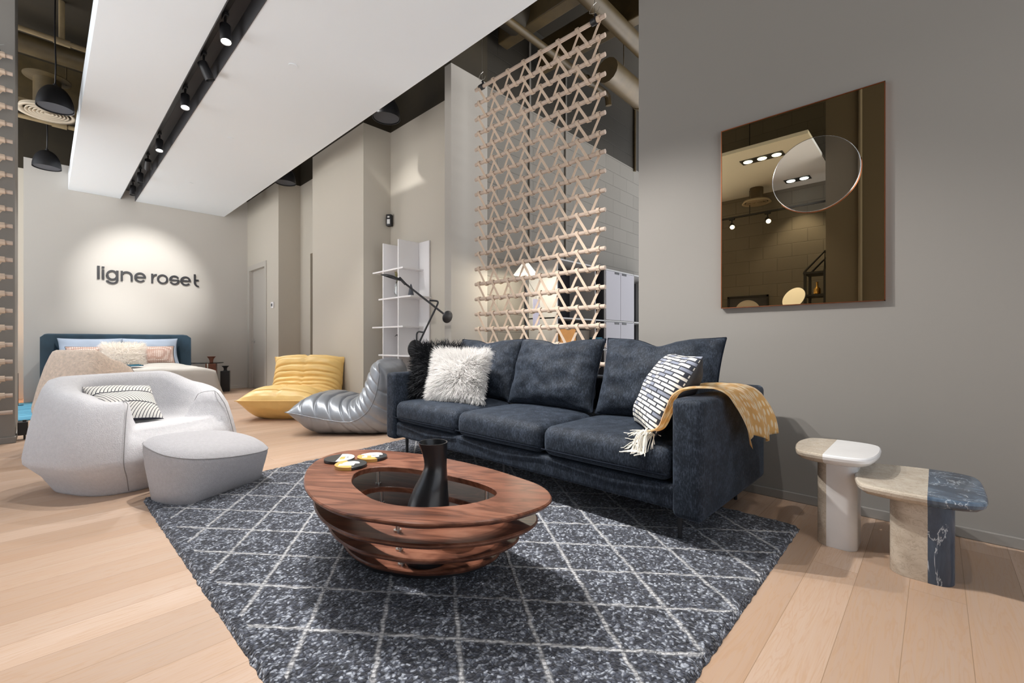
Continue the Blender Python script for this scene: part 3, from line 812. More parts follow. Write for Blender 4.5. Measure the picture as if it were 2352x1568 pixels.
# fur pillows
t = thing('fur_pillow', 'fluffy black fur pillow behind the white one at the left sofa end', 'pillow', mtx=axes((2.13, 2.855, .47), (.62, -1, 0), (.20, .10, 1)))
bm, e = pillow(.40, .40, .13, 18, .05, 4, .01); c = obj('cover', bm, M['fur_black'], t, smooth=True)
fur(c, 7000, .075, M['fur_black'], t, seed=3, width=.0026)
t = thing('fur_pillow', 'fluffy white fur pillow leaning on the navy sofa', 'pillow', mtx=axes((2.08, 2.58, .47), (.30, -1, 0), (.34, .03, 1)))
bm, e = pillow(.46, .37, .13, 18, .10, 5, .01); c = obj('cover', bm, M['fur_white'], t, smooth=True)
fur(c, 16000, .062, M['fur_white'], t, seed=5, width=.0021, droop=.45, radial=.75)

# block patterned pillow
t = thing('patterned_pillow', 'black and cream block patterned pillow beside the mustard throw', 'pillow', mtx=axes((2.07, 1.065, .462), (-.77, -.64, 0), (.40, -.33, .86)))
bm, e = pillow(.42, .43, .20, 32, .05, 8, .012, 2.6)
c = obj('cover', bm, [M['block_weave'], M['ink']], t, smooth=True)

# throw over the arm
def throw():
    t = thing('throw_blanket', 'mustard throw with pale spots draped over the right sofa arm', 'blanket')
    K = 80
    # (x centre, y, z) of the run over the arm and half width of the cloth
    cl = smooth_open([(1.935, .945, .478), (1.95, .885, .505), (1.99, .858, .58), (2.05, .846, .645), (2.10, .815, .672), (2.17, .766, .678), (2.24, .715, .672), (2.30, .683, .642), (2.345, .668, .58), (2.375, .658, .50), (2.385, .652, .41)], K)
    hw = smooth_open([(.06, 0, 0), (.07, 0, 0), (.10, 0, 0), (.14, 0, 0), (.17, 0, 0), (.195, 0, 0), (.205, 0, 0), (.195, 0, 0), (.18, 0, 0), (.165, 0, 0), (.15, 0, 0)], K)
    def f(u, v):
        k = u * (K - 1); i = int(min(K - 2, k)); fr = k - i
        c = cl[i].lerp(cl[i + 1], fr); h = hw[i].x * (1 - fr) + hw[i + 1].x * fr; q = v * 2 - 1
        d = cl[min(K - 1, i + 2)] - cl[max(0, i - 2)]
        n = Vector((0, d.z, -d.y)).normalized()
        if n.z < 0 and .25 < u < .65: n = -n
        if u <= .25 and n.y < 0: n = -n
        if u >= .65 and n.y > 0: n = -n
        o_ = smf((u - .55) / .45)
        off = .010 * (1 + math.sin(q * 6.5 + 2.2 * u)) + .007 * (1 + math.sin(q * 13 - 4 * u + 1)) + .012 * math.exp(-((q - .25) / .3) ** 2)
        off *= .55 + .9 * o_
        p = c + n * (off + .004)
        p.x = c.x + q * h
        # the far edge trails backwards, the near edge hangs in a fold
        if u > .6: p.z += -.05 * o_ * (.5 * math.sin(q * 4.2 + .8) + .6 * q * q) + .03 * o_
        p.y -= .035 * o_ * (1 + q) * .5
        return p
    def smf(x): x = max(0, min(1, x)); return x * x * (3 - 2 * x)
    obj('cloth', grid_sheet(f, 100, 60, .005), M['throw'], t, smooth=True)
    rnd = random.Random(5); bm = B()
    def seat_z(x): return .470 - 14 * max(0, 1.935 - x) ** 2
    for k in range(95):
        v = rnd.random(); p = f(0, v) + Vector((0, 0, .001)); p.y += rnd.uniform(-.01, .03)
        ang = rnd.gauss(2.75, .42); d = Vector((math.cos(ang), math.sin(ang), 0)); ln = rnd.uniform(.07, .125); q = [p]; ph = rnd.random() * 6
        for j in range(1, 8):
            s_ = j / 7; w_ = p + d * ln * s_ + Vector((-d.y, d.x, 0)) * .008 * math.sin(s_ * 4 + ph) * s_
            w_.z = max(seat_z(w_.x), .40) + .004 + rnd.random() * .003; 
            if j < 3: w_.z = max(w_.z, p.z - .012 * j)
            q.append(w_)
        tube(bm, q, .0019, 6)
    o = obj('fringe', bm, M['cream_fringe'], t, smooth=True); o['kind'] = 'stuff'; o['label'] = 'cream tassel fringe'
throw()

# ================================================================== COFFEE TABLE
OUT = [(0.702, 1.795), (0.789, 1.965), (0.895, 2.075), (1.004, 2.12), (1.088, 2.09), (1.160, 2.00), (1.225, 1.86), (1.267, 1.733), (1.292, 1.60), (1.312, 1.397), (1.305, 1.204), (1.287, 1.073), (1.235, 0.985), (1.170, 0.942), (1.075, 0.937), (0.946, 0.972), (0.827, 1.058), (0.754, 1.141), (0.695, 1.25), (0.651, 1.36), (0.637, 1.502), (0.654, 1.639)]
INN = [(0.84, 1.673), (0.886, 1.735), (0.945, 1.757), (1.005, 1.735), (1.062, 1.657), (1.10, 1.553), (1.130, 1.411), (1.146, 1.303), (1.143, 1.202), (1.120, 1.142), (1.074, 1.118), (1.002, 1.122), (0.927, 1.154), (0.851, 1.217), (0.797, 1.309), (0.779, 1.412), (0.793, 1.532), (0.812, 1.615)]
PV = (1.30, 1.95)
table = thing('coffee_table', 'walnut four tier coffee table with an open teardrop middle on the rug', 'coffee table', (.98, 1.5, 0))
def tier(name, k, ztop, hole=True, th=.021):
    n = 96
    def tr(p): return (PV[0] + (p[0] - PV[0]) * k - .98, PV[1] + (p[1] - PV[1]) * k - 1.5)
    a = [tr(p) for p in smooth_closed([(x, y, 0) for x, y in OUT], n)]
    # inner loop resampled by direction so that the strips stay even
    b = [tr(p) for p in smooth_closed([(x, y, 0) for x, y in INN], n)]
    def inset(loop, d):
        o = []
        for i in range(n):
            p = Vector(loop[i]); q = Vector(loop[(i + 1) % n]); r = Vector(loop[i - 1]); tt = (q - r).normalized(); o.append((p.x + tt.y * -d * sg, p.y + tt.x * d * sg))
        return o
    area = sum(a[i][0] * a[(i + 1) % n][1] - a[(i + 1) % n][0] * a[i][1] for i in range(n)); sg = 1 if area > 0 else -1
    z0, z1 = ztop - th, ztop
    rings = [[(x, y, z1) for x, y in inset(a, .004)], [(x, y, z1 - .004) for x, y in a], [(x, y, z1 - .009) for x, y in a], [(x, y, z0) for x, y in inset(a, .012)]]
    bm = B()
    if hole:
        # align start indices
        best = min(range(n), key=lambda s: sum((Vector(a[i]) - Vector(b[(i + s) % n])).length for i in range(0, n, 8)))
        b = b[best:] + b[:best]
        rings += [[(x, y, z0) for x, y in b], [(x, y, z1 - .002) for x, y in b], [(x, y, z1) for x, y in inset(b, -.002)]]
        vr = [[bm.verts.new(p) for p in r] for r in rings]
        for i in range(len(vr)):
            r0, r1 = vr[i], vr[(i + 1) % len(vr)]
            for j in range(n): bm.faces.new((r0[j], r0[(j + 1) % n], r1[(j + 1) % n], r1[j]))
    else: loft(bm, rings)
    bmesh.ops.recalc_face_normals(bm, faces=bm.faces[:])
    obj(name, bm, M['walnut'], table, smooth=True, auto=35)
TZ = [(.36, 1.), (.265, .93), (.17, .83), (.075, .717)]
tier('tabletop', 1., .36)
for z, k in TZ[1:3]: tier('tier', k, z)
tier('base_tier', .717, .075, hole=False, th=.022)
obj('foot', loft(B(), [[((PV[0] + (p.x - PV[0]) * .66 - .98) , (PV[1] + (p.y - PV[1]) * .66 - 1.5), z) for p in smooth_closed([(x, y, 0) for x, y in OUT], 48)] for z in (RZ - .004, .055)]), M['black_metal'], table)
for (x, y) in ((.80, 1.285), (1.02, 1.80), (1.19, 1.25)):
    for (za, ka), (zb, kb) in zip(TZ, TZ[1:]):
        kk = (ka + kb) / 2
        px, py = PV[0] + (x - PV[0]) * kk - .98, PV[1] + (y - PV[1]) * kk - 1.5
        bm = tube(B(), [(px, py, zb), (px, py, za - .02)], .007, 14); tube(bm, [(px, py, zb), (px, py, zb + .006)], .013, 14)
        obj('post', bm, M['steel'], table, smooth=True, auto=50)

# vase standing in the opening
def vase():
    bm = B(); rings = []
    prof = [(.080, 0, 0), (.087, .04, 0), (.088, .10, 0), (.084, .16, .002), (.077, .21, .004), (.065, .265, .012), (.052, .31, .023), (.0425, .35, .030), (.044, .385, .029), (.049, .415, .025), (.055, .443, .020)]
    P = smooth_open([(r, z, dx) for r, z, dx in prof], 40)
    outer = [[(p.z + p.x * math.cos(a), p.x * math.sin(a), p.y) for a in [2 * math.pi * k / 40 for k in range(40)]] for p in P]
    inn = [[(p.z + (p.x - .004) * math.cos(a), (p.x - .004) * math.sin(a), p.y) for a in [2 * math.pi * k / 40 for k in range(40)]] for p in P[::-1][:30]]
    loft(bm, outer + inn)
    o = obj('vase', bm, M['vase_black'], smooth=True, auto=60, loc=(1.005, 1.40, .0755), rot=(0, 0, R(-46)))
    tag(o, 'tall matt black vase standing inside the walnut coffee table', 'vase')
vase()

# trays on the table
def tray(x, y, rot, label, kind):
    t = thing('round_tray', label, 'tray', (x, y, .3605), rot, 'marble trays on the coffee table')
    r = .066
    obj('disc', lathe(B(), [(r - .003, 0), (r, .002), (r, .011), (r - .002, .0125)], 48), M['marble_black'], t, smooth=True, auto=30)
    def seg(a0, a1, r0, r1, z0=.0115, z1=.0132, side=False):
        k = 24; pts = [(r1 * math.cos(R(a0 + (a1 - a0) * i / k)), r1 * math.sin(R(a0 + (a1 - a0) * i / k))) for i in range(k + 1)]
        pts += [(r0 * math.cos(R(a1 + (a0 - a1) * i / k)), r0 * math.sin(R(a1 + (a0 - a1) * i / k))) for i in range(k + 1)] if r0 > 0 else [(0, 0)]
        bm = B(); vb = [bm.verts.new((px, py, z0)) for px, py in pts]; vt = [bm.verts.new((px, py, z1)) for px, py in pts]; m = len(pts)
        for i in range(m): bm.faces.new((vb[i], vb[(i + 1) % m], vt[(i + 1) % m], vt[i]))
        bm.faces.new(vt); bm.faces.new(vb[::-1]); bmesh.ops.triangulate(bm, faces=[f for f in bm.faces if len(f.verts) > 4]); return bm
    def bar(x0, x1, y0, y1): return bx(x0, x1, y0, y1, .0115, .0134)
    if kind == 0:
        obj('white_inlay', seg(-95, 88, 0, .0645), M['marble_white'], t)
        obj('gold_inlay', bar(.004, .026, -.036, .014), M['marble_gold'], t)
        obj('inlay_dot', lathe(B(), [(.006, .0115), (.006, .0136)], 16, (.036, .002, 0)), M['ink'], t)
    elif kind == 1:
        obj('gold_inlay', seg(150, 290, 0, .0662, .0, .0131), M['marble_gold'], t)
        obj('white_inlay', bar(-.035, .046, .006, .030), M['marble_white'], t)
        obj('white_inlay', bar(-.044, .03, -.026, -.002), M['marble_white'], t)
        obj('gold_bar', bx(-.022, -.004, -.026, .006, .0115, .0137), M['marble_gold'], t)
        obj('white_inlay', seg(45, 150, .030, .060), M['marble_white'], t)
    else:
        obj('gold_inlay', seg(120, 285, 0, .0662, .0, .0131), M['marble_gold'], t)
        obj('white_inlay', seg(0, 180, .0, .036), M['marble_white'], t)
        obj('white_inlay', bar(-.046, .018, -.032, -.004), M['marble_white'], t)
        obj('inlay_slot', bx(-.014, .006, .013, .016, .0115, .0137), M['ink'], t)
        obj('inlay_slot', bx(-.024, -.004, -.02, -.017, .0115, .0137), M['ink'], t)
tray(.925, 1.962, R(-35), 'round black and white marble tray, leftmost of three on the coffee table', 0)
tray(1.045, 1.885, R(-30), 'round marble tray with white bars, rightmost of three on the coffee table', 1)
tray(.915, 1.832, R(-40), 'round gold, white and black tray nearest the table opening', 2)

# ================================================================== SIDE TABLES
def side_table(name, label, top_pts, ztop, th, leg_pts, split, stone_a, stone_b, loc):
    t = thing(name, label, 'side table', (loc[0], loc[1], 0))
    def half(pts, rings_z, keep, m, nm, rad):
        n = 72; lp = smooth_closed([(x - loc[0], y - loc[1], 0) for x, y in pts], n)
        c = sum(lp, Vector()) / n
        rings = [[(c.x + (p.x - c.x) * s, c.y + (p.y - c.y) * s, z) for p in lp] for z, s in rings_z]
        bm = loft(B(), rings); bmesh.ops.recalc_face_normals(bm, faces=bm.faces[:])
        (sx, sy), (nx, ny) = split
        r = bmesh.ops.bisect_plane(bm, geom=bm.verts[:] + bm.edges[:] + bm.faces[:], plane_co=(sx - loc[0], sy - loc[1], 0), plane_no=(nx, ny, 0), clear_outer=keep < 0, clear_inner=keep > 0)
        es = [e for e in r['geom_cut'] if isinstance(e, bmesh.types.BMEdge)]
        bmesh.ops.holes_fill(bm, edges=es)
        obj(nm, bm, M[m], t, smooth=True, auto=30)
    tz = [(ztop - th, .60), (ztop - th * .97, .72), (ztop - th * .72, .90), (ztop - th * .42, .985), (ztop - th * .2, 1.), (ztop - th * .07, .99), (ztop, .965)]
    half(top_pts, tz, -1, stone_a, 'tabletop_slab', 0); half(top_pts, tz, 1, stone_b, 'tabletop_slab', 0)
    lz = [(0, .985), (.004, 1.), (ztop - th + .012, 1.)]
    half(leg_pts, lz, -1, stone_a, 'pedestal', 0); half(leg_pts, lz, 1, stone_b, 'pedestal', 0)
    return t
def rr(x0, x1, y0, y1, r):   # rounded rectangle control loop
    o = []
    for cx, cy, a in ((x1 - r, y1 - r, 0), (x0 + r, y1 - r, 90), (x0 + r, y0 + r, 180), (x1 - r, y0 + r, 270)):
        for k in range(4): o.append((cx + r * math.cos(R(a + 30 * k)), cy + r * math.sin(R(a + 30 * k))))
    return o
tall_top = [(2.345, .462), (2.50, .485), (2.625, .465), (2.66, .43), (2.685, .35), (2.685, .26), (2.665, .207), (2.62, .183), (2.50, .176), (2.38, .186), (2.315, .21), (2.292, .26), (2.285, .35), (2.30, .43)]
side_table('side_table', 'taller travertine and white marble side table beside the sofa', tall_top, .42, .052, rr(2.375, 2.56, .245, .39, .045), ((2.5, .352), (0, -1)), 'travertine', 'white_marble', (2.48, .33))
short_top = [(2.235, .225), (2.40, .256), (2.55, .256), (2.63, .232), (2.655, .18), (2.685, .06), (2.693, -.02), (2.680, -.085), (2.63, -.125), (2.45, -.135), (2.275, -.13), (2.225, -.10), (2.20, -.02), (2.195, .07), (2.205, .17)]
side_table('side_table', 'shorter travertine and blue marble side table in front of the taller one', short_top, .34, .055, rr(2.27, 2.50, -.05, .135, .055), ((2.4, .024), (0, -1)), 'travertine', 'blue_marble', (2.4, .03))

# ================================================================== ROUNDED BOUCLE CHAIRS
def spow(v, p): return math.copysign(abs(v) ** p, v)
def tub_chair(name, label, mtx, a, b, hb, ha, hs, m, nfac=3.2, front=36, base=.80, zb=.20, arm_in=.60, taper=.0, plate=.70):
    """tub armchair: local x = width, y = depth (front at 0), one continuous upholstered shell"""
    t = thing(name, label, 'armchair', mtx=mtx); n = 120; c0 = b
    def pt(ph, s, z, fs=1.): 
        x = a * spow(math.cos(ph), 2 / nfac) * s; y = b * spow(math.sin(ph), 2 / nfac) * s
        return Vector((x, c0 + y, z))
    def sm(x): x = max(0, min(1, x)); return x * x * (3 - 2 * x)
    rings = [[] for _ in range(15)]
    for k in range(n):
        ph = 2 * math.pi * k / n; dev = abs(((math.degrees(ph) + 90 + 180) % 360) - 180)   # 0 at the front, 180 at the back
        wall = sm((dev - front) / 7.)
        h = hs + wall * ((ha - hs) + (hb - ha) * sm((dev - 55) / 85))
        zi = hs + .0
        inn = arm_in + (plate - .07 - taper * .6 - arm_in) * (1 - wall)
        lv = [(base, 0), (base + .012, .012), (base + .10, .10), (.995, zb - .015), (1., zb + .02),
              (.975 - taper * .35, zb + (h - zb) * .40), (.94 - taper * .7, zb + (h - zb) * .72), (.91 - taper * .95, h - .05), (.875 - taper, h - .014), (.81 - taper, h),
              (plate + .03 - taper * .8, h - .012 * wall), (plate - .03 - taper * .6, h - .055 * wall)]
        for i, (s, z) in enumerate(lv): rings[i].append(pt(ph, s, z))
        rings[12].append(pt(ph, inn, zi + .07 * wall)); rings[13].append(pt(ph, inn - .06, zi + .004)); rings[14].append(pt(ph, inn * .5, zi - .004))
    bm = loft(B(), rings)
    obj('upholstery', bm, M[m], t, smooth=True)
    # stitched seams round the arm fronts and down to the floor
    for sgn in (-1, 1):
        ph = R(-90 + sgn * (front + 3.6)); pts = [pt(ph, s, z) + Vector((0, -.004, .0)) for s, z in ((base + .012, .012), (base + .10, .10), (1.003, zb), (.985 - taper * .35, zb + (ha - zb) * .4), (.945 - taper * .7, zb + (ha - zb) * .72), (.915 - taper * .95, ha - .05), (.875 - taper, ha - .012))]
        ph2 = R(-90 + sgn * (front + 9)); pts += [pt(ph2, s, z) for s, z in ((.81 - taper, ha + .002), (plate + .03 - taper * .8, ha - .010), (plate - .03 - taper * .6, ha - .05), (arm_in + .02, hs + .08))]
        obj('seam', tube(B(), smooth_open(pts, 40), .0022, 5), M['seam_dark'], t, smooth=True)
    return t
U = Vector((.89, .456, 0)).normalized()
def place(o, u): 
    r = Vector(u).normalized(); y = Vector((-r.y, r.x, 0)); return Matrix(((r.x, y.x, 0, o[0]), (r.y, y.y, 0, o[1]), (0, 0, 1, o[2]), (0, 0, 0, 1)))
tub_chair('tub_armchair', 'white boucle tub armchair behind the grey ottoman', place((.648, 3.495, 0), (.89, .456, 0)), .52, .42, .68, .545, .375, 'boucle_white', front=29, base=.76, arm_in=.50, taper=.06, plate=.62)
tub_chair('tub_armchair', 'beige boucle armchair seen from behind between white chair and bed', place((.53, 5.58, 0), (-.71, .70, 0)), .32, .33, .83, .68, .40, 'boucle_beige', base=.66, zb=.34, taper=.20, plate=.66)

# pillow on the white chair
t = thing('leaf_pillow', 'white pillow with black leaf lines on the white armchair', 'pillow', mtx=axes((.385, 3.735, .39), (.92, .22, -.06), (-.16, .50, .46)))
bm, e = pillow(.36, .32, .14, 26, .06, 11, .006); obj('cover', bm, [M['leaf_print'], M['ink']], t, smooth=True)

# ottoman
def ottoman():
    t = thing('ottoman', 'low light grey boucle ottoman on the rug corner', 'ottoman', (.69, 3.18, 0))
    base = [(.412, 3.165), (.455, 3.02), (.536, 2.93), (.66, 2.985), (.80, 3.06), (.93, 3.125), (.965, 3.17), (.94, 3.27), (.86, 3.36), (.73, 3.38), (.58, 3.33), (.46, 3.27)]
    top = [(.385, 3.28), (.40, 3.14), (.455, 2.99), (.56, 2.91), (.70, 2.915), (.84, 2.965), (.955, 3.04), (1.0, 3.13), (.985, 3.28), (.90, 3.42), (.73, 3.46), (.56, 3.40), (.435, 3.34)]
    n = 96
    A = smooth_closed([(x - .69, y - 3.18, 0) for x, y in base], n); T = smooth_closed([(x - .69, y - 3.18, 0) for x, y in top], n)
    best = min(range(n), key=lambda s: sum((A[i] - T[(i + s) % n]).length for i in range(0, n, 6))); T = T[best:] + T[:best]
    def zt(p): return .268 - .030 * (p.x * .89 + p.y * .456) / .35 + .050 * (p.y * .89 - p.x * .456) / .35
    rings = []
    for f, s in ((0, .97), (.02, .995), (.3, 1.0), (.6, 1.012), (.88, 1.004), (1., .985)):
        rr_ = []
        for p, q in zip(A, T):
            x = p.lerp(q, f ** .8); z = RZ - .008 + (zt(q) - RZ + .008) * f; rr_.append(Vector((x.x * s, x.y * s, z)))
        rings.append(rr_)
    seam = [p.copy() + Vector((p.x, p.y, 0)) * .004 for p in rings[-1]]
    for s, dz in ((.975, .004), (.93, .020), (.84, .038), (.68, .053), (.45, .063), (.2, .067)):
        rings.append([Vector((q.x * s, q.y * s, zt(q * s) + dz)) for q in T])
    bm = loft(B(), rings); obj('upholstery', bm, M['boucle_grey'], t, smooth=True)
    obj('seam', tube(B(), seam + [seam[0]], .0025, 5, caps=False), M['seam_dark'], t, smooth=True)
ottoman()

# ================================================================== LOW PLEATED CHAIRS
def togo(label, mtx, m, w=.88, seed=0, cent=True, seamcol='seam_dark'):
    t = thing('low_lounge_chair', label, 'lounge chair', mtx=mtx)
    na, nw = 220, 40
    top = smooth_open([(0, .235, 0), (.035, .285, 0), (.11, .345, 0), (.22, .372, 0), (.36, .358, 0), (.49, .325, 0), (.575, .33, 0), (.635, .385, 0), (.675, .46, 0), (.71, .55, 0), (.745, .64, 0), (.785, .70, 0), (.84, .715, 0), (.88, .70, 0)], na)
    bot = smooth_open([(0, .235, 0), (.05, .155, 0), (.14, .055, 0), (.22, .008, 0), (.30, 0, 0), (.50, 0, 0), (.70, 0, 0), (.86, 0, 0), (.955, .01, 0), (1.0, .08, 0), (1.01, .25, 0), (.995, .45, 0), (.955, .62, 0), (.88, .70, 0)], na)
    sm = smooth_open([(0, .235, 0), (.09, .222, 0), (.22, .195, 0), (.38, .165, 0), (.53, .145, 0), (.63, .15, 0), (.72, .195, 0), (.80, .28, 0), (.85, .40, 0), (.875, .52, 0), (.885, .61, 0), (.88, .70, 0)], na)
    pl = [.13, .24, .345, .44, .505, .555, .60, .645, .695, .755, .83, .92]
    pb = [.18, .30, .40, .48, .55, .62, .70, .80]
    def crease(a, w_, lines, amp):
        d = 0
        for i, l in enumerate(lines):
            lw = l + (.022 * (abs(w_) ** 1.3) - .012 if cent and .44 < l < .80 else 0) + .012 * noise.noise(Vector((w_ * 2.2, l * 20, seed)))
            wd = .0075 + .003 * (i % 3)
            d += math.exp(-abs((a - lw) / wd) ** 1.5) * (.75 + .4 * noise.noise(Vector((w_ * 3, l * 31, seed + 5))))
        return amp * min(1.2, d)
    bm = B(); V = {}
    for side, C, lines in ((0, top, pl), (1, bot, pb)):
        for i in range(na):
            a = i / (na - 1)
            d = (C[min(na - 1, i + 1)] - C[max(0, i - 1)]).normalized(); nrm = Vector((-d.y, d.x, 0)) if side == 0 else Vector((d.y, -d.x, 0))
            for j in range(nw + 1):
                q = math.sin((2 * j / nw - 1) * math.pi / 2)
                if (i in (0, na - 1) or j in (0, nw)) and side == 1: V[side, i, j] = V[0, i, j]; continue
                f = max(0, 1 - abs(q) ** 3.4) ** .5
                p = sm[i].lerp(C[i], f)
                end = min(1, min(a, 1 - a) / .05)
                pf = (.016 * end) * f
                p = p + nrm * (pf - crease(a, q, lines, .030 if side == 0 else .014) * min(1, f * 1.4) * end)
                if cent and side == 0: p = p - nrm * (.018 * math.exp(-(q / .035) ** 2)) * end
                p = p + nrm * .006 * noise.noise(Vector((a * 26, q * 5, seed * 3 + side))) * f * end
                # ends of the pleats pucker along the side seam
                ww = w / 2 * q * (1 + .035 * min(1, max(0, (a - .9) / .1)) * abs(q) - .02 * crease(a, q, lines, 1.) * abs(q) ** 6)
                z = max(.0, p.y)
                V[side, i, j] = bm.verts.new((ww, p.x, z))
    for side in (0, 1):
        for i in range(na - 1):
            for j in range(nw):
                vs = [V[side, i, j], V[side, i, j + 1], V[side, i + 1, j + 1], V[side, i + 1, j]]
                if side: vs = vs[::-1]
                try: bm.faces.new(vs)
                except ValueError: pass
    bmesh.ops.recalc_face_normals(bm, faces=bm.faces[:])
    edge = [[V[0, i, j].co.copy() for i in range(na)] for j in (0, nw)]; front = [V[0, 0, j].co.copy() for j in range(nw + 1)]
    obj('upholstery', bm, M[m], t, smooth=True)
    for e in edge: obj('piping', tube(B(), e[::2], .0045, 6), M[m], t, smooth=True)
    obj('piping', tube(B(), front, .0045, 6), M[m], t, smooth=True)
    return t
fwd = Vector((S_ := math.sin(R(46.4)), C_ := math.cos(R(46.4)), 0)); rgt = Vector((C_, -S_, 0))
p = fwd * 4.98 - rgt * 2.66
togo('yellow leather pleated low lounge chair with no legs by the pillar', place((p.x, p.y, 0), rgt), 'leather_yellow', .88, 1)
p = fwd * 4.62 - rgt * 2.13
togo('silver leather pleated low lounge chair beside the sofa end', place((p.x, p.y, 0), -fwd), 'leather_silver', .88, 2, cent=False)

# ================================================================== BED
bed = thing('bed', 'bed with a dark blue velvet headboard against the sign wall', 'bed', (.86, 8.6, 0))
def headboard():
    bm = B(); n = 40; rings = []
    for i in range(n + 1):
        u = 2 * i / n - 1; x = .90 * u
        fwd_ = .20 * max(0, (abs(u) - .74) / .26) ** 1.6
        yb = 9.66 - 8.6 - fwd_; th = .10
        zt = 1.02 - .05 * max(0, (abs(u) - .92) / .08) ** 2
        r_ = .03
        rings.append([Vector((x, yb, .12)), Vector((x, yb, zt - r_)), Vector((x, yb - r_ * .3, zt - r_ * .3)), Vector((x, yb - th / 2, zt)), Vector((x, yb - th + r_ * .3, zt - r_ * .3)), Vector((x, yb - th, zt - r_)), Vector((x, yb - th - .02, .12))])
    loft(bm, rings); bmesh.ops.recalc_face_normals(bm, faces=bm.faces[:])
    obj('headboard', bm, M['headboard'], bed, smooth=True, auto=60)
headboard()
obj('bed_base', bx(-.82, .82, -1.42, .93, .10, .30, bev=.03), M['headboard'], bed)
obj('mattress', bx(-.80, .80, -1.39, .92, .30, .50, bev=.06, seg=4), M['linen_white'], bed, smooth=True, auto=60)
for x in (-.7, .7):
    for y in (-1.25, .8): obj('leg', tube(B(), [(x, y, 0), (x, y, .11)], .025, 12), M['black_metal'], bed, smooth=True, auto=50)
def duvet():
    def f(u, v):
        x = -1.02 + 2.04 * u; y = -1.66 + 2.31 * v
        e = max(0, abs(x) - .78); ef = max(0, -1.40 - y)
        z = .545 - 1.5 * e - 1.3 * ef + .016 * noise.noise(Vector((x * 3, y * 3, 1))) + .012 * math.sin(x * 14 + y * 5) * min(1, e * 8 + .15) - .02 * max(0, (v - .93) / .07)
        xx = math.copysign(min(abs(x), .78) + e * .45 + .015 * math.sin(y * 11) * min(1, e * 9), x)
        z -= .05 * max(0, (abs(x) - .55) / .25) ** 2 if abs(x) < .8 else .05
        return Vector((xx, y if ef == 0 else -1.40 - ef * .35, z))
    o = obj('duvet', grid_sheet(f, 60, 50, .03), M['linen_white'], smooth=True, loc=(.86, 8.6, 0)); tag(o, 'cream duvet spread over the bed', 'duvet')
duvet()
for x, lb in ((.50, 'left pale blue pillow against the headboard, mostly behind the fur one'), (1.22, 'right pale blue pillow against the headboard with a standing corner')):
    t = thing('bed_pillow', lb, 'pillow', group='pale blue pillows on the bed', mtx=axes((x, 9.33, .52), (1, -.02, 0), (0, .38, 1)))
    bm, e = pillow(.74, .46, .17, 22, .07, int(x * 10), .01); obj('cover', bm, M['linen_blue'], t, smooth=True)
for x, lb in ((.50, 'pink dotted pillow at the left, half behind the cream fur pillow'), (1.20, 'pink dotted pillow right of the cream fur pillow')):
    t = thing('dotted_pillow', lb, 'pillow', group='pink dotted pillows on the bed', mtx=axes((x, 9.08, .545), (1, -.02, 0), (0, .40, 1)))
    bm, e = pillow(.58, .30, .13, 20, .05, 20 + int(x * 10), .006); obj('cover', bm, M['dots'], t, smooth=True)
    obj('piping', tube(B(), e + [e[0]], .004, 5, caps=False), M['ink'], t, smooth=True)
t = thing('fur_pillow', 'fluffy cream fur pillow in the middle of the bed', 'pillow', mtx=axes((.84, 8.95, .53), (1, -.02, 0), (0, .40, 1)))
bm, e = pillow(.50, .36, .14, 16, .06, 31, .008); c = obj('cover', bm, M['fur_cream'], t, smooth=True)
fur(c, 5000, .06, M['fur_cream'], t, seed=9, width=.003, droop=.5)
def bedthrow():
    def f(u, v):
        x = .30 + .62 * u; y = 7.75 + .42 * v - .08 * u
        return Vector((x, y, .578 + .055 * math.exp(-((u - .22) / .12) ** 2) * (.4 + .6 * v) + .008 * math.sin(v * 14 + u * 6)))
    o = obj('bed_throw', grid_sheet(f, 30, 20, .02), M['teal'], smooth=True); tag(o, 'folded teal throw lying on the bed', 'blanket')
bedthrow()
# glass bedside table and the two block vases
t = thing('bedside_table', 'round glass bedside table right of the bed', 'side table', (1.93, 9.02, 0))
obj('glass_top', lathe(B(), [(.23, .53), (.235, .535), (.23, .545)], 40), M['glass'], t, smooth=True, auto=40)
obj('stem', tube(B(), [(.0, 0, .01), (.0, 0, .53)], .012, 12), M['chrome'], t, smooth=True, auto=50)
obj('foot', lathe(B(), [(.15, 0), (.15, .008), (.02, .012)], 32), M['chrome'], t, smooth=True, auto=50)
def block_vase(x, y, w, h, m, label):
    t = thing('block_vase', label, 'vase', (x, y, 0), R(-20))
    obj('body', bx(-w / 2, w / 2, -w / 2, w / 2, 0, h * .80, bev=.004), M[m], t)
    obj('neck', lathe(B(), [(w * .26, h * .795), (w * .20, h * .83), (w * .17, h * .87), (w * .23, h * .93), (w * .40, h * .985), (w * .43, h)], 28), M[m], t, smooth=True, auto=40)
block_vase(2.05, 9.32, .155, .635, 'wood_red', 'reddish wooden block vase with flared neck right of the bed')
block_vase(2.27, 9.34, .14, .46, 'vase_black', 'black block vase with flared neck right of the wooden one')

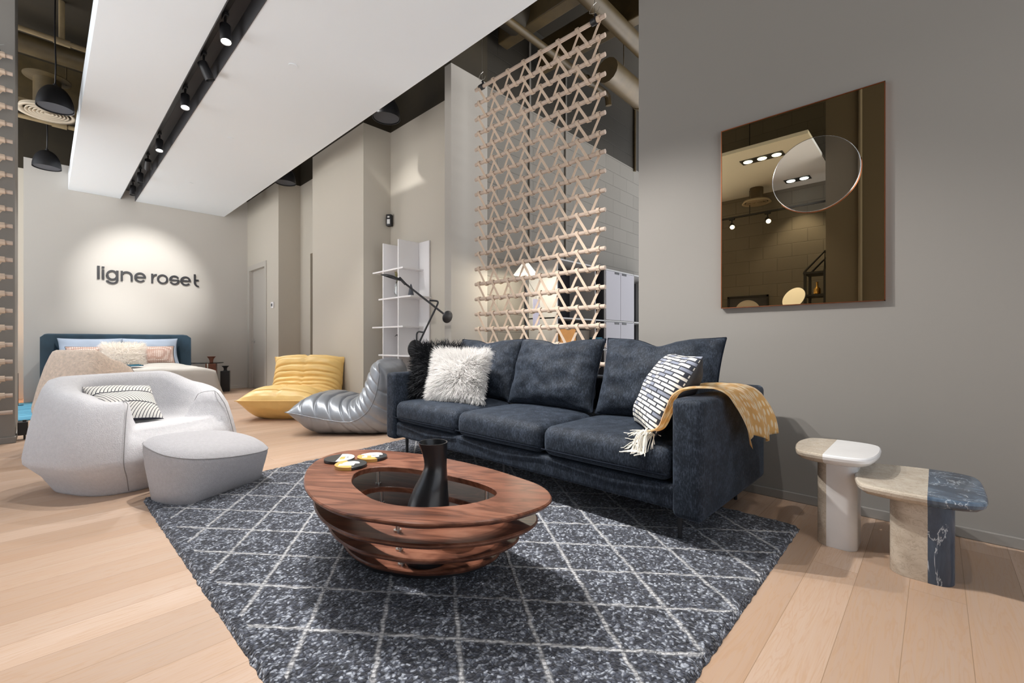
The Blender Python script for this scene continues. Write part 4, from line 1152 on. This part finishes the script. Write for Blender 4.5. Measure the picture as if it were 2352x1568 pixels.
# blue rug and small things at the far left
o = obj('blue_rug', bx(-.45, .0, 7.5, 9.6, 0, .012, bev=.004), M['blue_rug']); tag(o, 'streaky blue rug on the floor left of the bed', 'rug')
t = thing('black_post', 'thin black upright at the far left behind the pillar', 'stand', (-.255, 9.25, 0))
obj('upright', bx(-.012, .012, -.012, .012, 0, .46), M['black_metal'], t); obj('foot', bx(-.06, .06, -.05, .05, 0, .012), M['black_metal'], t)
t = thing('power_box', 'small black socket box on a leg beside the left pillar base', 'socket box', (-.135, 6.08, 0))
obj('box', bx(-.03, .035, -.05, .06, .045, .165, bev=.006), M['black_metal'], t); obj('leg', bx(.005, .02, -.01, .01, 0, .046), M['black_metal'], t); obj('plug', bx(.0, .025, -.02, .0, .165, .18, bev=.003), M['black_metal'], t)
t = thing('glow_lamp', 'warm glowing lamp hidden behind the left pillar', 'lamp', (-.62, 9.9, 0))
obj('base', lathe(B(), [(.09, 0), (.09, .015), (.012, .02), (.012, .40)], 24), M['black_metal'], t, smooth=True, auto=40)
obj('lamp_shade', lathe(B(), [(.12, .40), (.10, .62)], 28, cap0=False, cap1=False), M['amber_wood'], t, smooth=True)

# ================================================================== LETTERING
sign = thing('wall_sign', 'raised black lowercase lettering on the lit far wall', 'sign', (1.26, 9.735, 1.90))
ZB, XH, SW = 0., .163, .029
def poly_ext(bm, pts, y0=-.022, y1=.0):
    a = [bm.verts.new((x - 1.26, y0, z)) for x, z in pts]; b = [bm.verts.new((x - 1.26, y1, z)) for x, z in pts]; n = len(pts)
    for i in range(n): bm.faces.new((a[i], b[i], b[(i + 1) % n], a[(i + 1) % n]))
    return a, b
def arc(bm, cx, cz, rx, rz, a0, a1, sw=SW, k=40, taper=1.):
    A = [R(a0 + (a1 - a0) * i / k) for i in range(k + 1)]
    o = [(cx + rx * math.cos(t), cz + rz * math.sin(t)) for t in A]; n = [(cx + (rx - sw) * math.cos(t), cz + (rz - sw * .9) * math.sin(t)) for t in A]
    for y, flip in ((-.022, 0), (0, 1)):
        vo = [bm.verts.new((x - 1.26, y, z)) for x, z in o]; vi = [bm.verts.new((x - 1.26, y, z)) for x, z in n]
        for i in range(k):
            f = (vo[i], vo[i + 1], vi[i + 1], vi[i]); bm.faces.new(f[::-1] if flip else f)
        if flip == 0: v0 = (vo, vi)
        else:
            for p, q in zip(v0, (vo, vi)):
                for i in range(k): bm.faces.new((p[i], p[i + 1], q[i + 1], q[i]))
            for e in (0, -1): bm.faces.new((v0[0][e], v0[1][e], vi[e], vo[e]))
def bar(bm, x0, x1, z0, z1): box(bm, x0 - 1.26, x1 - 1.26, -.0235, 0, z0, z1)
def letter(fn):
    bm = B(); fn(bm); bmesh.ops.recalc_face_normals(bm, faces=bm.faces[:]); obj('letter', bm, M['ink'], sign)
letter(lambda b: bar(b, .589, .619, 0, .212))
def l_i(b): bar(b, .645, .673, 0, .158); bar(b, .645, .673, .178, .208)
letter(l_i)
def l_g(b):
    arc(b, .768, .080, .074, .083, 0, 360); bar(b, .817, .845, .0, .160); arc(b, .768, .005, .077, .068, -165, 0)
letter(l_g)
def l_n(b):
    bar(b, .873, .900, 0, .163); bar(b, .997, 1.025, 0, .085); arc(b, .949, .085, .076, .078, 0, 165)
letter(l_n)
def l_e(x0, x1):
    def f(b):
        cx = (x0 + x1) / 2; rx = (x1 - x0) / 2
        arc(b, cx, .080, rx, .083, 3, 322); bar(b, x0 + .012, x1 - .001, .070, .095)
    return f
letter(l_e(1.043, 1.197))
def l_r(b): bar(b, 1.266, 1.292, 0, .160); arc(b, 1.340, .078, .073, .082, 88, 172)
letter(l_r)
letter(lambda b: arc(b, 1.421, .080, .078, .083, 0, 360))
def l_s(b):
    arc(b, 1.586, .080, .075, .083, 30, 178); arc(b, 1.586, .080, .075, .083, 208, 362); bar(b, 1.513, 1.659, .068, .092)
letter(l_s)
letter(l_e(1.669, 1.826))
def l_t(b): bar(b, 1.870, 1.897, .07, .215); arc(b, 1.945, .07, .075, .085, 180, 270, k=20); bar(b, 1.89, 1.942, .095, .122)
letter(l_t)

# small wall devices
o = thing('thermostat', 'small white thermostat on the wall right of the grey door', 'thermostat', (2.74, 8.33, 1.53))
obj('case', bx(-.022, 0, -.06, .06, -.055, .055, bev=.012), M['white_lacquer'], o, smooth=True, auto=40); obj('display', bx(-.024, -.02, -.03, .03, -.022, .025), M['smoked_slate'], o)
o = thing('motion_sensor', 'small black motion sensor in the corner above the white shelf', 'sensor', (3.10, 5.13, 2.46), R(35))
obj('case', bx(-.06, .0, -.035, .035, -.075, .075, bev=.008), M['black_metal'], o, smooth=True, auto=40)
obj('sensor_window', bx(-.064, -.055, -.02, .02, -.05, .01, bev=.003), M['white_ceramic'], o); obj('sensor_eye', bx(-.064, -.055, -.015, .015, .03, .05, bev=.003), M['white_ceramic'], o)

# ================================================================== MIRROR
mir = thing('wall_mirror', 'large bronze tinted wall mirror with copper edge and a round clear disc', 'mirror', (2.92, .576, 1.652))
obj('backing', bx(-.022, 0, -.385, .385, -.542, .542), M['black_metal'], mir)
obj('bronze_glass', bx(-.026, -.0225, -.387, .387, -.544, .544), M['mirror_bronze'], mir)
bm = B()
for a in ((-.391, -.387, -.548, .548), (.387, .391, -.548, .548), (-.391, .391, -.548, -.544), (-.391, .391, .544, .548)): box(bm, -.029, 0, *a)
obj('copper_edge', bm, M['copper'], mir)
bm = lathe(B(), [(.199, 0), (.199, .006)], 72); bmesh.ops.rotate(bm, cent=(0, 0, 0), matrix=Matrix.Rotation(R(-90), 3, 'Y'), verts=bm.verts[:])
dsc = obj('round_disc', bm, M['mirror_clear'], mir, loc=(-.027, -.094, .157), smooth=True, auto=30)
bm = B(); tube(bm, [(0, .2 * math.cos(2 * math.pi * k / 72), .2 * math.sin(2 * math.pi * k / 72)) for k in range(73)], .003, 8, caps=False)
obj('disc_rim', bm, M['chrome'], dsc, loc=(-.003, 0, 0), smooth=True)
bm = B(); tube(bm, [(.0, .203 * math.cos(R(a)), .203 * math.sin(R(a))) for a in range(170, 325, 5)], .0045, 8)
obj('copper_rim', bm, M['copper'], dsc, loc=(.002, 0, 0), smooth=True)

# ================================================================== WHITE SHELF
sh = thing('bookshelf', 'tall white lacquered shelf with staggered boards leaning in the recess', 'shelf', (3.0, 4.6, 0))
def sp(nm, x0, x1, y0, y1, z0, z1): return obj(nm, bx(x0 - 3.0, x1 - 3.0, y0 - 4.6, y1 - 4.6, z0, z1, bev=.0015), M['white_lacquer'], sh)
sp('back_panel', 3.098, 3.118, 4.285, 4.84, 0, 2.08)
sp('upright', 2.817, 3.098, 4.822, 4.840, 0, 2.08); sp('upright', 2.817, 3.098, 4.488, 4.506, 0, 2.08)
for z, y0, y1 in ((1.735, 4.394, 5.07), (1.40, 4.235, 4.93), (1.062, 4.394, 5.08), (.726, 4.255, 4.93), (.39, 4.394, 5.07), (.06, 4.30, 4.93)):
    sp('shelf_board', 2.813, 3.098, y0, y1, z, z + .018)
t = thing('glass_vase', 'small faceted glass vase with dried grass on the white shelf', 'vase', (2.93, 4.66, 1.419))
obj('body', lathe(B(), [(.04, 0), (.055, .06), (.05, .14), (.028, .20), (.03, .22)], 7, cap1=False), M['glass'], t)
bm = B(); rnd = random.Random(2)
for k in range(34):
    a = rnd.random() * 6.28; r = rnd.random() * .05
    tube(bm, [(0, 0, .03), (r * .3 * math.cos(a), r * .3 * math.sin(a), .21), (r * math.cos(a), r * math.sin(a), .25 + rnd.random() * .07)], [.0012, .0012, .006], 5)
obj('dried_grass', bm, M['dried'], t)
t = obj('cone_ornament', lathe(B(), [(.03, 0), (.032, .02), (.022, .08), (.010, .125), (.004, .14)], 24), M['smoked_slate'], smooth=True, auto=60, loc=(2.90, 4.36, 1.4185)); tag(t, 'small slate coloured cone ornament on the second shelf board', 'ornament')
t = obj('bird_figure', tube(B(), smooth_open([(0, .10, .215), (0, .06, .232), (0, .02, .222), (0, -.008, .17), (0, -.012, .10), (0, 0, .04), (0, 0, 0)], 30), [.002 + .024 * math.sin(min(1, (i / 29) ** 1.3) * 2.6) ** 1. for i in range(30)], 16), M['vase_black'], smooth=True, loc=(2.90, 4.60, .7445), auto=70); tag(t, 'black curved bird figure on the lower white shelf board', 'figurine')

# ================================================================== BLACK FLOOR LAMP (counterweighted)
def arm_lamp():
    o = fwd * 4.30 - rgt * .9197
    t = thing('floor_lamp', 'black counterweighted floor lamp reaching in front of the white shelf', 'floor lamp', mtx=Matrix(((rgt.x, fwd.x, 0, o.x), (rgt.y, fwd.y, 0, o.y), (0, 0, 1, 0), (0, 0, 0, 1))))
    q = lambda px, py, dy=0: Vector(((px - 957) / 1024 * 4.3, dy, .9 + (784 - py) / 1024 * 4.3))
    obj('base', lathe(B(), [(.13, 0), (.13, .012), (.12, .018)], 40), M['black_metal'], t, smooth=True, auto=40)
    obj('pole', tube(B(), [(0, 0, .015)] + smooth_open([q(957, 800), q(957, 775), q(957.5, 766), q(961, 761.5), q(967, 762), q(974, 763)], 24), .008, 12), M['black_metal'], t, smooth=True)
    obj('stick', tube(B(), smooth_open([q(962, 790, -.01), q(974, 764, -.01), q(1003, 704, -.01)], 10) + smooth_open([q(1006, 697, -.01), q(1006, 693, -.01), q(1002, 691, -.01), q(990, 690, -.01), q(987, 690, -.01)], 14), .009, 12), M['black_metal'], t, smooth=True)
    obj('arm', tube(B(), [q(926, 647, -.03), q(1024, 724, -.03)], .0095, 12), M['black_metal'], t, smooth=True, auto=50)
    def cone(nm, c, nrm, r, h):
        d = Vector(nrm).normalized(); s, u = frame_at(d); bm = lathe(B(), [(.008, -h * .8), (r, -.006), (r, .004), (r * .9, .008), (.015, h * .4)], 32)
        mt = Matrix(((s.x, u.x, -d.x, c.x), (s.y, u.y, -d.y, c.y), (s.z, u.z, -d.z, c.z), (0, 0, 0, 1))); bm.transform(mt)
        obj(nm, bm, M['black_metal'], t, smooth=True, auto=40)
    cone('counterweight', q(1029, 728, -.03), (-.75, .60, .25), .060, .045)
    cone('counterweight', q(952, 801, .02), (.80, -.58, -.05), .088, .035)
    # leaf shaped head
    a, b_ = q(876, 632, -.03), q(926, 647, -.03); ax = (b_ - a); ln = ax.length; axn = ax.normalized(); dn = Vector((axn.z, 0, -axn.x)); 
    if dn.z > 0: dn = -dn
    rings = []
    for i in range(21):
        s = i / 20; w = .075 * math.sin(math.pi * min(1, (s * .93 + .03))) ** .75; hgt = .030 * math.sin(math.pi * min(1, s * .9 + .04)) ** .8
        c = a + axn * ln * s
        rings.append([c + Vector((0, 1, 0)) * w * math.cos(t_) + dn * ((hgt * 1.0 if math.sin(t_) < 0 else -.030 * 1.0 * (hgt / .03)) * abs(math.sin(t_)) * (-1 if math.sin(t_) < 0 else 1)) * 1.0 for t_ in [2 * math.pi * k / 24 for k in range(24)]])
    bm = loft(B(), rings); bmesh.ops.recalc_face_normals(bm, faces=bm.faces[:]); obj('lamp_head', bm, M['black_metal'], t, smooth=True)
    obj('hinge', tube(B(), [q(920, 639, -.045), q(934, 654, -.045)], .013, 12), M['black_metal'], t, smooth=True, auto=50)
arm_lamp()

# ================================================================== LATTICE SCREENS
def lattice(name, label, loc, rotz, wires=True):
    """local x runs along the rods, z up; 22 rods joined by one zigzag strap per gap"""
    t = thing(name, label, 'room divider', loc, rotz, 'wood and leather lattice screens')
    Lr = 1.47; nr = 22; dz = .1468; z0 = .285; P = (Lr - .12) / 7
    prof = [(.0145 * math.cos(a), .0175 * math.sin(a)) for a in [2 * math.pi * k / 10 + .31 for k in range(10)]]
    rods = []
    for i in range(nr):
        z = z0 + dz * i
        bm = loft(B(), [[(x, y, z + zz) for y, zz in prof] for x in (0, .004, Lr - .004, Lr)])
        rods.append(obj('rod', bm, M['ash_wood'], t, smooth=True, auto=30))
    w = .0145
    def band(bm, pts, side=None, zc=None):
        """strap of real thickness; side = y of a straight run, zc = rod height it wraps"""
        T = .0024; rings = []
        for (x, y, z, hx) in pts:
            near = min(rz_, key=lambda r: abs(r - z))
            if abs(near - z) < .03: nrm = Vector((0, y / .0155, (z - near) / .019)).normalized()
            else: nrm = Vector((0, -1 if y < 0 else 1, 0))
            c = Vector((x, y, z)); h = Vector((hx, 0, 0))
            rings.append([bm.verts.new(v) for v in (c - h, c + h, c + h + nrm * T, c - h + nrm * T)])
        for r0, r1 in zip(rings, rings[1:]):
            for k in range(4): bm.faces.new((r0[k], r0[(k + 1) % 4], r1[(k + 1) % 4], r1[k]))
        bm.faces.new(rings[0][::-1]); bm.faces.new(rings[-1])
    rz_ = [z0 + dz * i for i in range(nr)]
    for i in range(nr - 1):
        zt, zb = z0 + dz * (i + 1), z0 + dz * i; bm = B(); yo = .0185; h = .0215
        # offset that keeps the loops of neighbouring rows side by side on a rod
        for k in range(8):
            x = .06 + P * k
            if k < 7:   # front diagonal: over the top rod, down in front, under the lower rod
                x2 = x + P * .50
                band(bm, [(x - .006, yo, zt - .004, w), (x - .004, yo * .8, zt + h * .8, w), (x - .003, 0, zt + h + .002, w), (x - .002, -yo * .8, zt + h * .8, w), (x, -yo - .003, zt, w),
                          (x + (x2 - x) * .5, -yo - .001, (zt + zb) / 2, w * .92), (x2, -yo - .003, zb, w), (x2 + .004, -yo * .8, zb - h * .8, w), (x2 + .005, 0, zb - h - .002, w), (x2 + .007, yo * .8, zb - h * .8, w), (x2 + .009, yo + .002, zb, w)])
                x3 = x + P
                band(bm, [(x2 + .012, yo + .002, zb, w * .9), ((x2 + x3) / 2 + .004, yo + .002, (zt + zb) / 2, w * .85), (x3 - .004, yo + .002, zt - .004, w * .9)])
            else:
                band(bm, [(x - .006, yo, zt - .004, w), (x - .004, yo * .8, zt + h * .8, w), (x, 0, zt + h + .002, w), (x, -yo * .8, zt + h * .8, w), (x + .002, -yo - .003, zt, w), (x + .003, -yo * .8, zt - h * .8, w), (x + .004, 0, zt - h, w)])
        bmesh.ops.recalc_face_normals(bm, faces=bm.faces[:])
        obj('strap', bm, M['strap'], t)
    if wires:
        for x in (.09, Lr - .10):
            zt = z0 + dz * (nr - 1)
            hk = obj('hanger', tube(B(), [(x + .022 * math.cos(a), .024 * math.sin(a) , zt + .0) for a in (0, .1)] + [(x + .02, 0, zt + .03), (x + .01, 0, zt + .05)], .011, 8), M['black_metal'], t)
            bm = tube(B(), [(x - .022, -.001, zt), (x + .022, -.001, zt)], .027, 14)
            obj('hanger_band', bm, M['black_metal'], t, smooth=True, auto=50)
            obj('wire', tube(B(), [(x + .005, 0, zt + .03), (x, 0, 4.6)], .0018, 6), M['steel'], t)
            bm = B(); tube(bm, smooth_open([(x + .05, 0, zt + .09), (x + .01, .02, zt + .08), (x - .05, .01, zt + .095), (x + .0, -.02, zt + .11), (x + .02, 0, zt + .14)], 24), .0018, 5)
            obj('wire_end', bm, M['steel'], t)
    return t
# local x reversed along -Y so that the straps lean the way they do in the photo
lat = lattice('lattice_screen', 'hanging lattice screen of wooden rods and leather straps behind the sofa', (2.93, 3.285, 0), R(-90))
l2 = copy_tree(lat, loc=(-.187 - 1.47, 5.82, 0), rotz=0, label='lattice screen on the left pillar, only its rod ends in view')

# ================================================================== NOOK: shelving unit, lamp and goods
un = thing('storage_unit', 'dark open shelving unit with grey fronted lockers against the block wall', 'shelving unit', (4.7, 3.24, 0))
def up(nm, x0, x1, y0, y1, z0, z1, m, par=None, bev=.001): return obj(nm, bx(x0 - 4.7, x1 - 4.7, y0 - 3.24, y1 - 3.24, z0, z1, bev=bev), M[m], par or un)
up('back_panel', 4.30, 6.6, 3.415, 3.435, .05, 1.80, 'unit_dark')
for x in (3.89, 4.64, 4.86, 5.595, 6.4): up('upright', x, x + .016, 3.02, 3.435, 0, 1.82, 'unit_frame' if x in (3.89, 4.64) else 'unit_frame')
for z in (.06, .42, .79, 1.155, 1.52, 1.805):
    if z in (1.52,): continue
    up('shelf_board', 3.89, 6.6, 3.02, 3.435, z, z + .016, 'unit_frame')
up('side_panel', 4.848, 4.862, 3.03, 3.43, .06, 1.80, 'unit_dark'); up('side_panel', 4.15, 4.86, 3.40, 3.414, 1.17, 1.80, 'unit_dark')
for z0, z1, two in ((1.175, 1.80, 1), (.81, 1.15, 1), (.44, .785, 0), (.08, .415, 0)):
    xs = ((4.88, 5.235), (5.24, 5.592)) if two else ((4.88, 5.592),)
    for i, (a, b_) in enumerate(xs):
        d = up('door', a, b_, 3.012, 3.03, z0, z1, 'unit_grey', bev=.002)
        c = (a + b_) / 2 if not two else (b_ - .09 if i == 0 else a + .09)
        hnd = up('handle', c - .055, c + .055, 3.008, 3.0125, z1 - .03, z1 - .004, 'black_metal', d)
def cloth_stack(x, y, z, items, label):
    for i, (m, h) in enumerate(items):
        o = obj('folded_cloth', bx(-.10, .10, -.13, .13, 0, h, bev=h * .4, seg=2), M[m], smooth=True, auto=60, loc=(x, y, z)); z += h
        tag(o, ['pale folded cloth at the bottom of the stack on the dark shelf', 'red folded cloth in the stack on the dark shelf', 'dark folded cloth above the red one on the dark shelf', 'teal folded cloth at the top of the stack on the dark shelf'][i], 'cloth', 'folded cloths on the dark shelf')
cloth_stack(4.735, 3.16, .807, (('blanket_stripe', .035), ('red_cloth', .05), ('ink', .03), ('teal', .03)), '')
o = obj('orange_box', bx(-.15, .15, -.10, .10, 0, .24, bev=.012), M['orange'], loc=(4.14, 3.15, .807)); tag(o, 'orange storage box on the dark shelving unit', 'box')
o = obj('dark_box', bx(-.14, .14, -.10, .10, 0, .23, bev=.008), M['dark_brown'], loc=(4.46, 3.17, .807)); tag(o, 'dark brown storage box right of the orange one', 'box')
o = obj('ceramic_cylinder', lathe(B(), [(.075, 0), (.08, .01), (.08, .22), (.074, .225)], 28), M['white_ceramic'], loc=(3.985, 3.30, .807), smooth=True, auto=40); tag(o, 'white ceramic cylinder left of the orange box', 'jar')
t = thing('price_tag', 'pale paper tag hanging beside the nook lamp', 'tag', (3.62, 3.09, 1.05))
obj('paper', bx(-.055, .055, -.001, .001, .0, .30), M['paper'], t); obj('string', tube(B(), [(0, 0, .30), (-.01, 0, .36), (-.165, .0, .52)], .0015, 5), M['black_metal'], t)
t = thing('cone_lamp', 'floor lamp with white cone shade and dark pole in front of the block wall', 'floor lamp', (3.46, 3.10, 0))
obj('lamp_shade', lathe(B(), [(.125, 1.595), (.016, 1.74), (.012, 1.74), (.118, 1.595)], 40, cap0=False, cap1=False), M['shade_white'], t, smooth=True)
obj('pole', tube(B(), [(0, 0, .015), (0, 0, 1.70)], .016, 14), M['vase_black'], t, smooth=True, auto=50)
obj('base', lathe(B(), [(.15, 0), (.15, .015), (.03, .022)], 32), M['vase_black'], t, smooth=True, auto=40)

# ================================================================== WHAT THE MIRROR SHOWS
def downlight(x, y, n, along, label):
    t = thing('recessed_downlight', label, 'downlight', (x, y, 3.25), 0, 'recessed downlights in the mirrored ceiling')
    hw, hl = .085, .075 + .085 * (n - 1)
    obj('tray', bx(-hw, hw, -hl, hl, -.006, .0), M['black_metal'], t)
    for k in range(n):
        yy = (k - (n - 1) / 2) * .165
        obj('lens', lathe(B(), [(.05, -.012), (.055, -.006)], 24, (0, yy, 0)), M['lens_blue'], t, smooth=True)
downlight(-.56, 1.62, 3, 1, 'three lamp recessed downlight reflected near the top left of the mirror')
downlight(-1.76, 1.46, 2, 1, 'two lamp recessed downlight reflected inside the round mirror disc')
o = obj('hung_track', bx(-1.815, -1.785, .9, 3.05, 2.86, 2.885), M['black_metal']); tag(o, 'black hanging light track reflected in the mirror against the block wall', 'lighting track')
for i, y in enumerate((2.37, 1.86)):
    spotlight(-1.8, y, (.6, y - .9, 1.55), ['left of the two bright spotlights reflected in the mirror', 'right of the two bright spotlights reflected in the mirror'][i], group='spotlights on the hanging track', z=2.86)
    bm = tube(B(), [(-1.8, y + .25, 2.885), (-1.8, y + .25, 4.6)], .006, 8); o = obj('track_rod', bm, M['black_metal']); tag(o, ['thin rod holding the hanging track reflected at the mirror left', 'thin rod holding the hanging track reflected near the round disc'][i], 'rod')
vent = copy_tree(bpy.data.objects['air_diffuser'], loc=(-1.75, 2.0, 3.02), label='round ceiling air vent reflected in the mirror under the white soffit')
vent.scale = (.62, .62, .62)
t = thing('display_cabinet', 'black display cabinet with sloped top reflected at the foot of the mirror', 'cabinet', (-1.40, 1.165, 0))
for x in (-.16, .16):
    for y in (-.11, .11): obj('post', bx(x - .015, x + .015, y - .015, y + .015, 0, 1.84), M['black_metal'], t)
for z in (.05, .55, 1.05, 1.50, 1.80): obj('shelf_board', bx(-.18, .18, -.13, .13, z, z + .025), M['black_metal'], t)
for x in (-.16, .16): obj('gable_bar', tube(B(), [(x, .11, 1.84), (x, -.11, 2.08), (x, -.11, 1.84)], .014, 6), M['black_metal'], t)
obj('ridge_bar', tube(B(), [(-.16, -.11, 2.08), (.16, -.11, 2.08)], .014, 6), M['black_metal'], t)
o = obj('gold_bottle', lathe(B(), [(.035, 0), (.04, .015), (.04, .075), (.015, .10), (.012, .16), (.018, .165)], 24), M['gold'], smooth=True, auto=50, loc=(-1.30, 1.15, 1.5255)); tag(o, 'gold bottle on the black cabinet reflected in the mirror', 'bottle')
t = thing('disc_lamp', 'white round disc lamp reflected left of the black cabinet', 'lamp', (-1.0, 1.36, 0))
obj('stand', tube(B(), [(0, 0, .01), (0, 0, 1.44)], .012, 12), M['black_metal'], t, smooth=True, auto=50); obj('base', lathe(B(), [(.14, 0), (.14, .015)], 32), M['black_metal'], t)
bm = lathe(B(), [(.15, -.008), (.15, .008), (.10, .02)], 40); bm.transform(Matrix.Translation((0, 0, 1.47)) @ Matrix.Rotation(R(62), 4, 'Y') @ Matrix.Rotation(R(-25), 4, 'X')); obj('disc', bm, M['shade_white'], t, smooth=True, auto=40)
t = thing('framed_panel', 'black framed panel with a pale shape reflected in the mirror bottom left', 'picture', (-2.095, 2.22, 1.35))
obj('panel', bx(-.004, .012, -.28, .28, -.26, .26), M['smoked_slate'], t)
bm = B()
for a in ((-.305, .305, .26, .29), (-.305, .305, -.29, -.26), (-.305, -.28, -.29, .29), (.28, .305, -.29, .29)): box(bm, -.004, .03, *a)
obj('frame', bm, M['black_metal'], t)
bm = lathe(B(), [(.19, 0), (.19, .006)], 40); bm.transform(Matrix.Translation((.012, 0, .03)) @ Matrix.Rotation(R(90), 4, 'Y')); obj('pale_shape', bm, M['linen_white'], t)

# ================================================================== LIGHT
for l_args in ():
    pass
heads = [  # y, aim, lit, watts, cone, label
    (3.17, (1.4, 2.1, .1), 1, 230, 90, 'track spotlight cut off by the top edge of the picture'),
    (3.91, (.9, 3.1, 0), 1, 120, 95, 'upper lit track spotlight below the picture edge'),
    (4.57, (2.3, 4.4, .3), 0, 70, 80, 'track spotlight tilted right, second below the picture edge'),
    (5.30, (.75, 4.3, 0), 1, 90, 95, 'bright lit track spotlight, third below the picture edge'),
    (6.70, (.8, 5.9, .2), 1, 120, 100, 'lit track spotlight in the middle of the slot'),
    (7.55, (1.15, 9.7, 1.95), 1, 270, 48, 'track spotlight lighting the far wall'),
    (8.23, (.9, 7.7, .5), 0, 280, 85, 'second to last track spotlight towards the sign wall'),
    (8.99, (.8, 8.6, .5), 0, 150, 80, 'last track spotlight next to the sign wall'),
    (2.55, (2.3, 1.2, .3), 1, 350, 74, 'track spotlight out of view over the far end of the rug'),
    (2.05, (1.3, .6, 0), 1, 115, 90, 'track spotlight out of view over the coffee table'),
]
for y, aim, lit, e, cone, lab in heads:
    th_, tip = spotlight(.95, y, aim, lab, bool(lit))
    spot(tip, aim, e, cone, .8 if y == 7.55 else .55)
o = obj('hung_track', bx(.935, .965, -2.2, 1.5, 3.9, 3.925), M['black_metal']); tag(o, 'added black light track, unseen above the camera', 'lighting track')  # unseen track and spotlights added to light the seating from the front
for y in (-1.8, 1.1):
    o = obj('track_rod', tube(B(), [(.95, y, 3.925), (.95, y, 4.6)], .006, 8), M['black_metal']); tag(o, 'thin rod holding the added track, unseen above the camera', 'rod', 'rods of the added track above the camera')
for y, aim, e, cone in ((1.0, (2.3, 2.1, .5), 110, 66), (.3, (1.1, 2.2, 0), 25, 80), (-.5, (1.8, .2, 0), 50, 90), (-1.4, (.5, 1.0, 0), 20, 95)):
    th_, tip = spotlight(.95, y, aim, 'added track spotlight, unseen above the camera', True, 'added spotlights above the camera', z=3.9)
    spot(tip, aim, e, cone, .6)
for _x, _y in ((-.56, 1.62), (-1.76, 1.46)): spot((_x, _y, 3.22), (_x, _y, 0), 60, 85, .6, name='downlight_spot')
spot((1.9, 4.6, 3.9), (3.1, 4.6, 1.2), 120, 75, .8, name='shelf_spot'); spot((1.5, 6.4, 3.9), (2.74, 5.9, 1.4), 50, 90, .8, name='pillar_spot')
def point(p, e, col=(1, .85, .65), r=.06, name='point'):
    l = bpy.data.lights.new(name, 'POINT'); l.energy = e; l.color = col; l.shadow_soft_size = r
    o = bpy.data.objects.new(name, l); COL.objects.link(o); o.location = p
point((3.46, 3.10, 1.575), 34, (1, .9, .72), .04); point((-.62, 9.9, .52), 18, (1, .55, .18), .06)
point((4.6, 2.2, 3.2), 10, (1, .9, .8), .1)
w = bpy.data.worlds.new('world'); SC.world = w; w.use_nodes = True
nt = w.node_tree; bg = nt.nodes['Background']
tc = nt.nodes.new('ShaderNodeTexCoord'); sp_ = nt.nodes.new('ShaderNodeSeparateXYZ'); L(nt, tc.outputs['Generated'], sp_.inputs[0])
# soft sky above; brighter lower half added to light the ceiling panel from below
L(nt, ramp(nt, mth(nt, 'ADD', mth(nt, 'MULTIPLY', sp_.outputs[2], .5), .5), [(.0, (.95, .95, .95)), (.47, (.95, .95, .95)), (.53, (.25, .27, .30)), (1., (.16, .18, .21))]), bg.inputs[0])
bg.inputs[1].default_value = WORLD
SC.view_settings.view_transform = 'Standard'; SC.view_settings.look = 'None'; SC.view_settings.gamma = 1; SC.view_settings.exposure = 0
SC.view_settings.use_curve_mapping = False
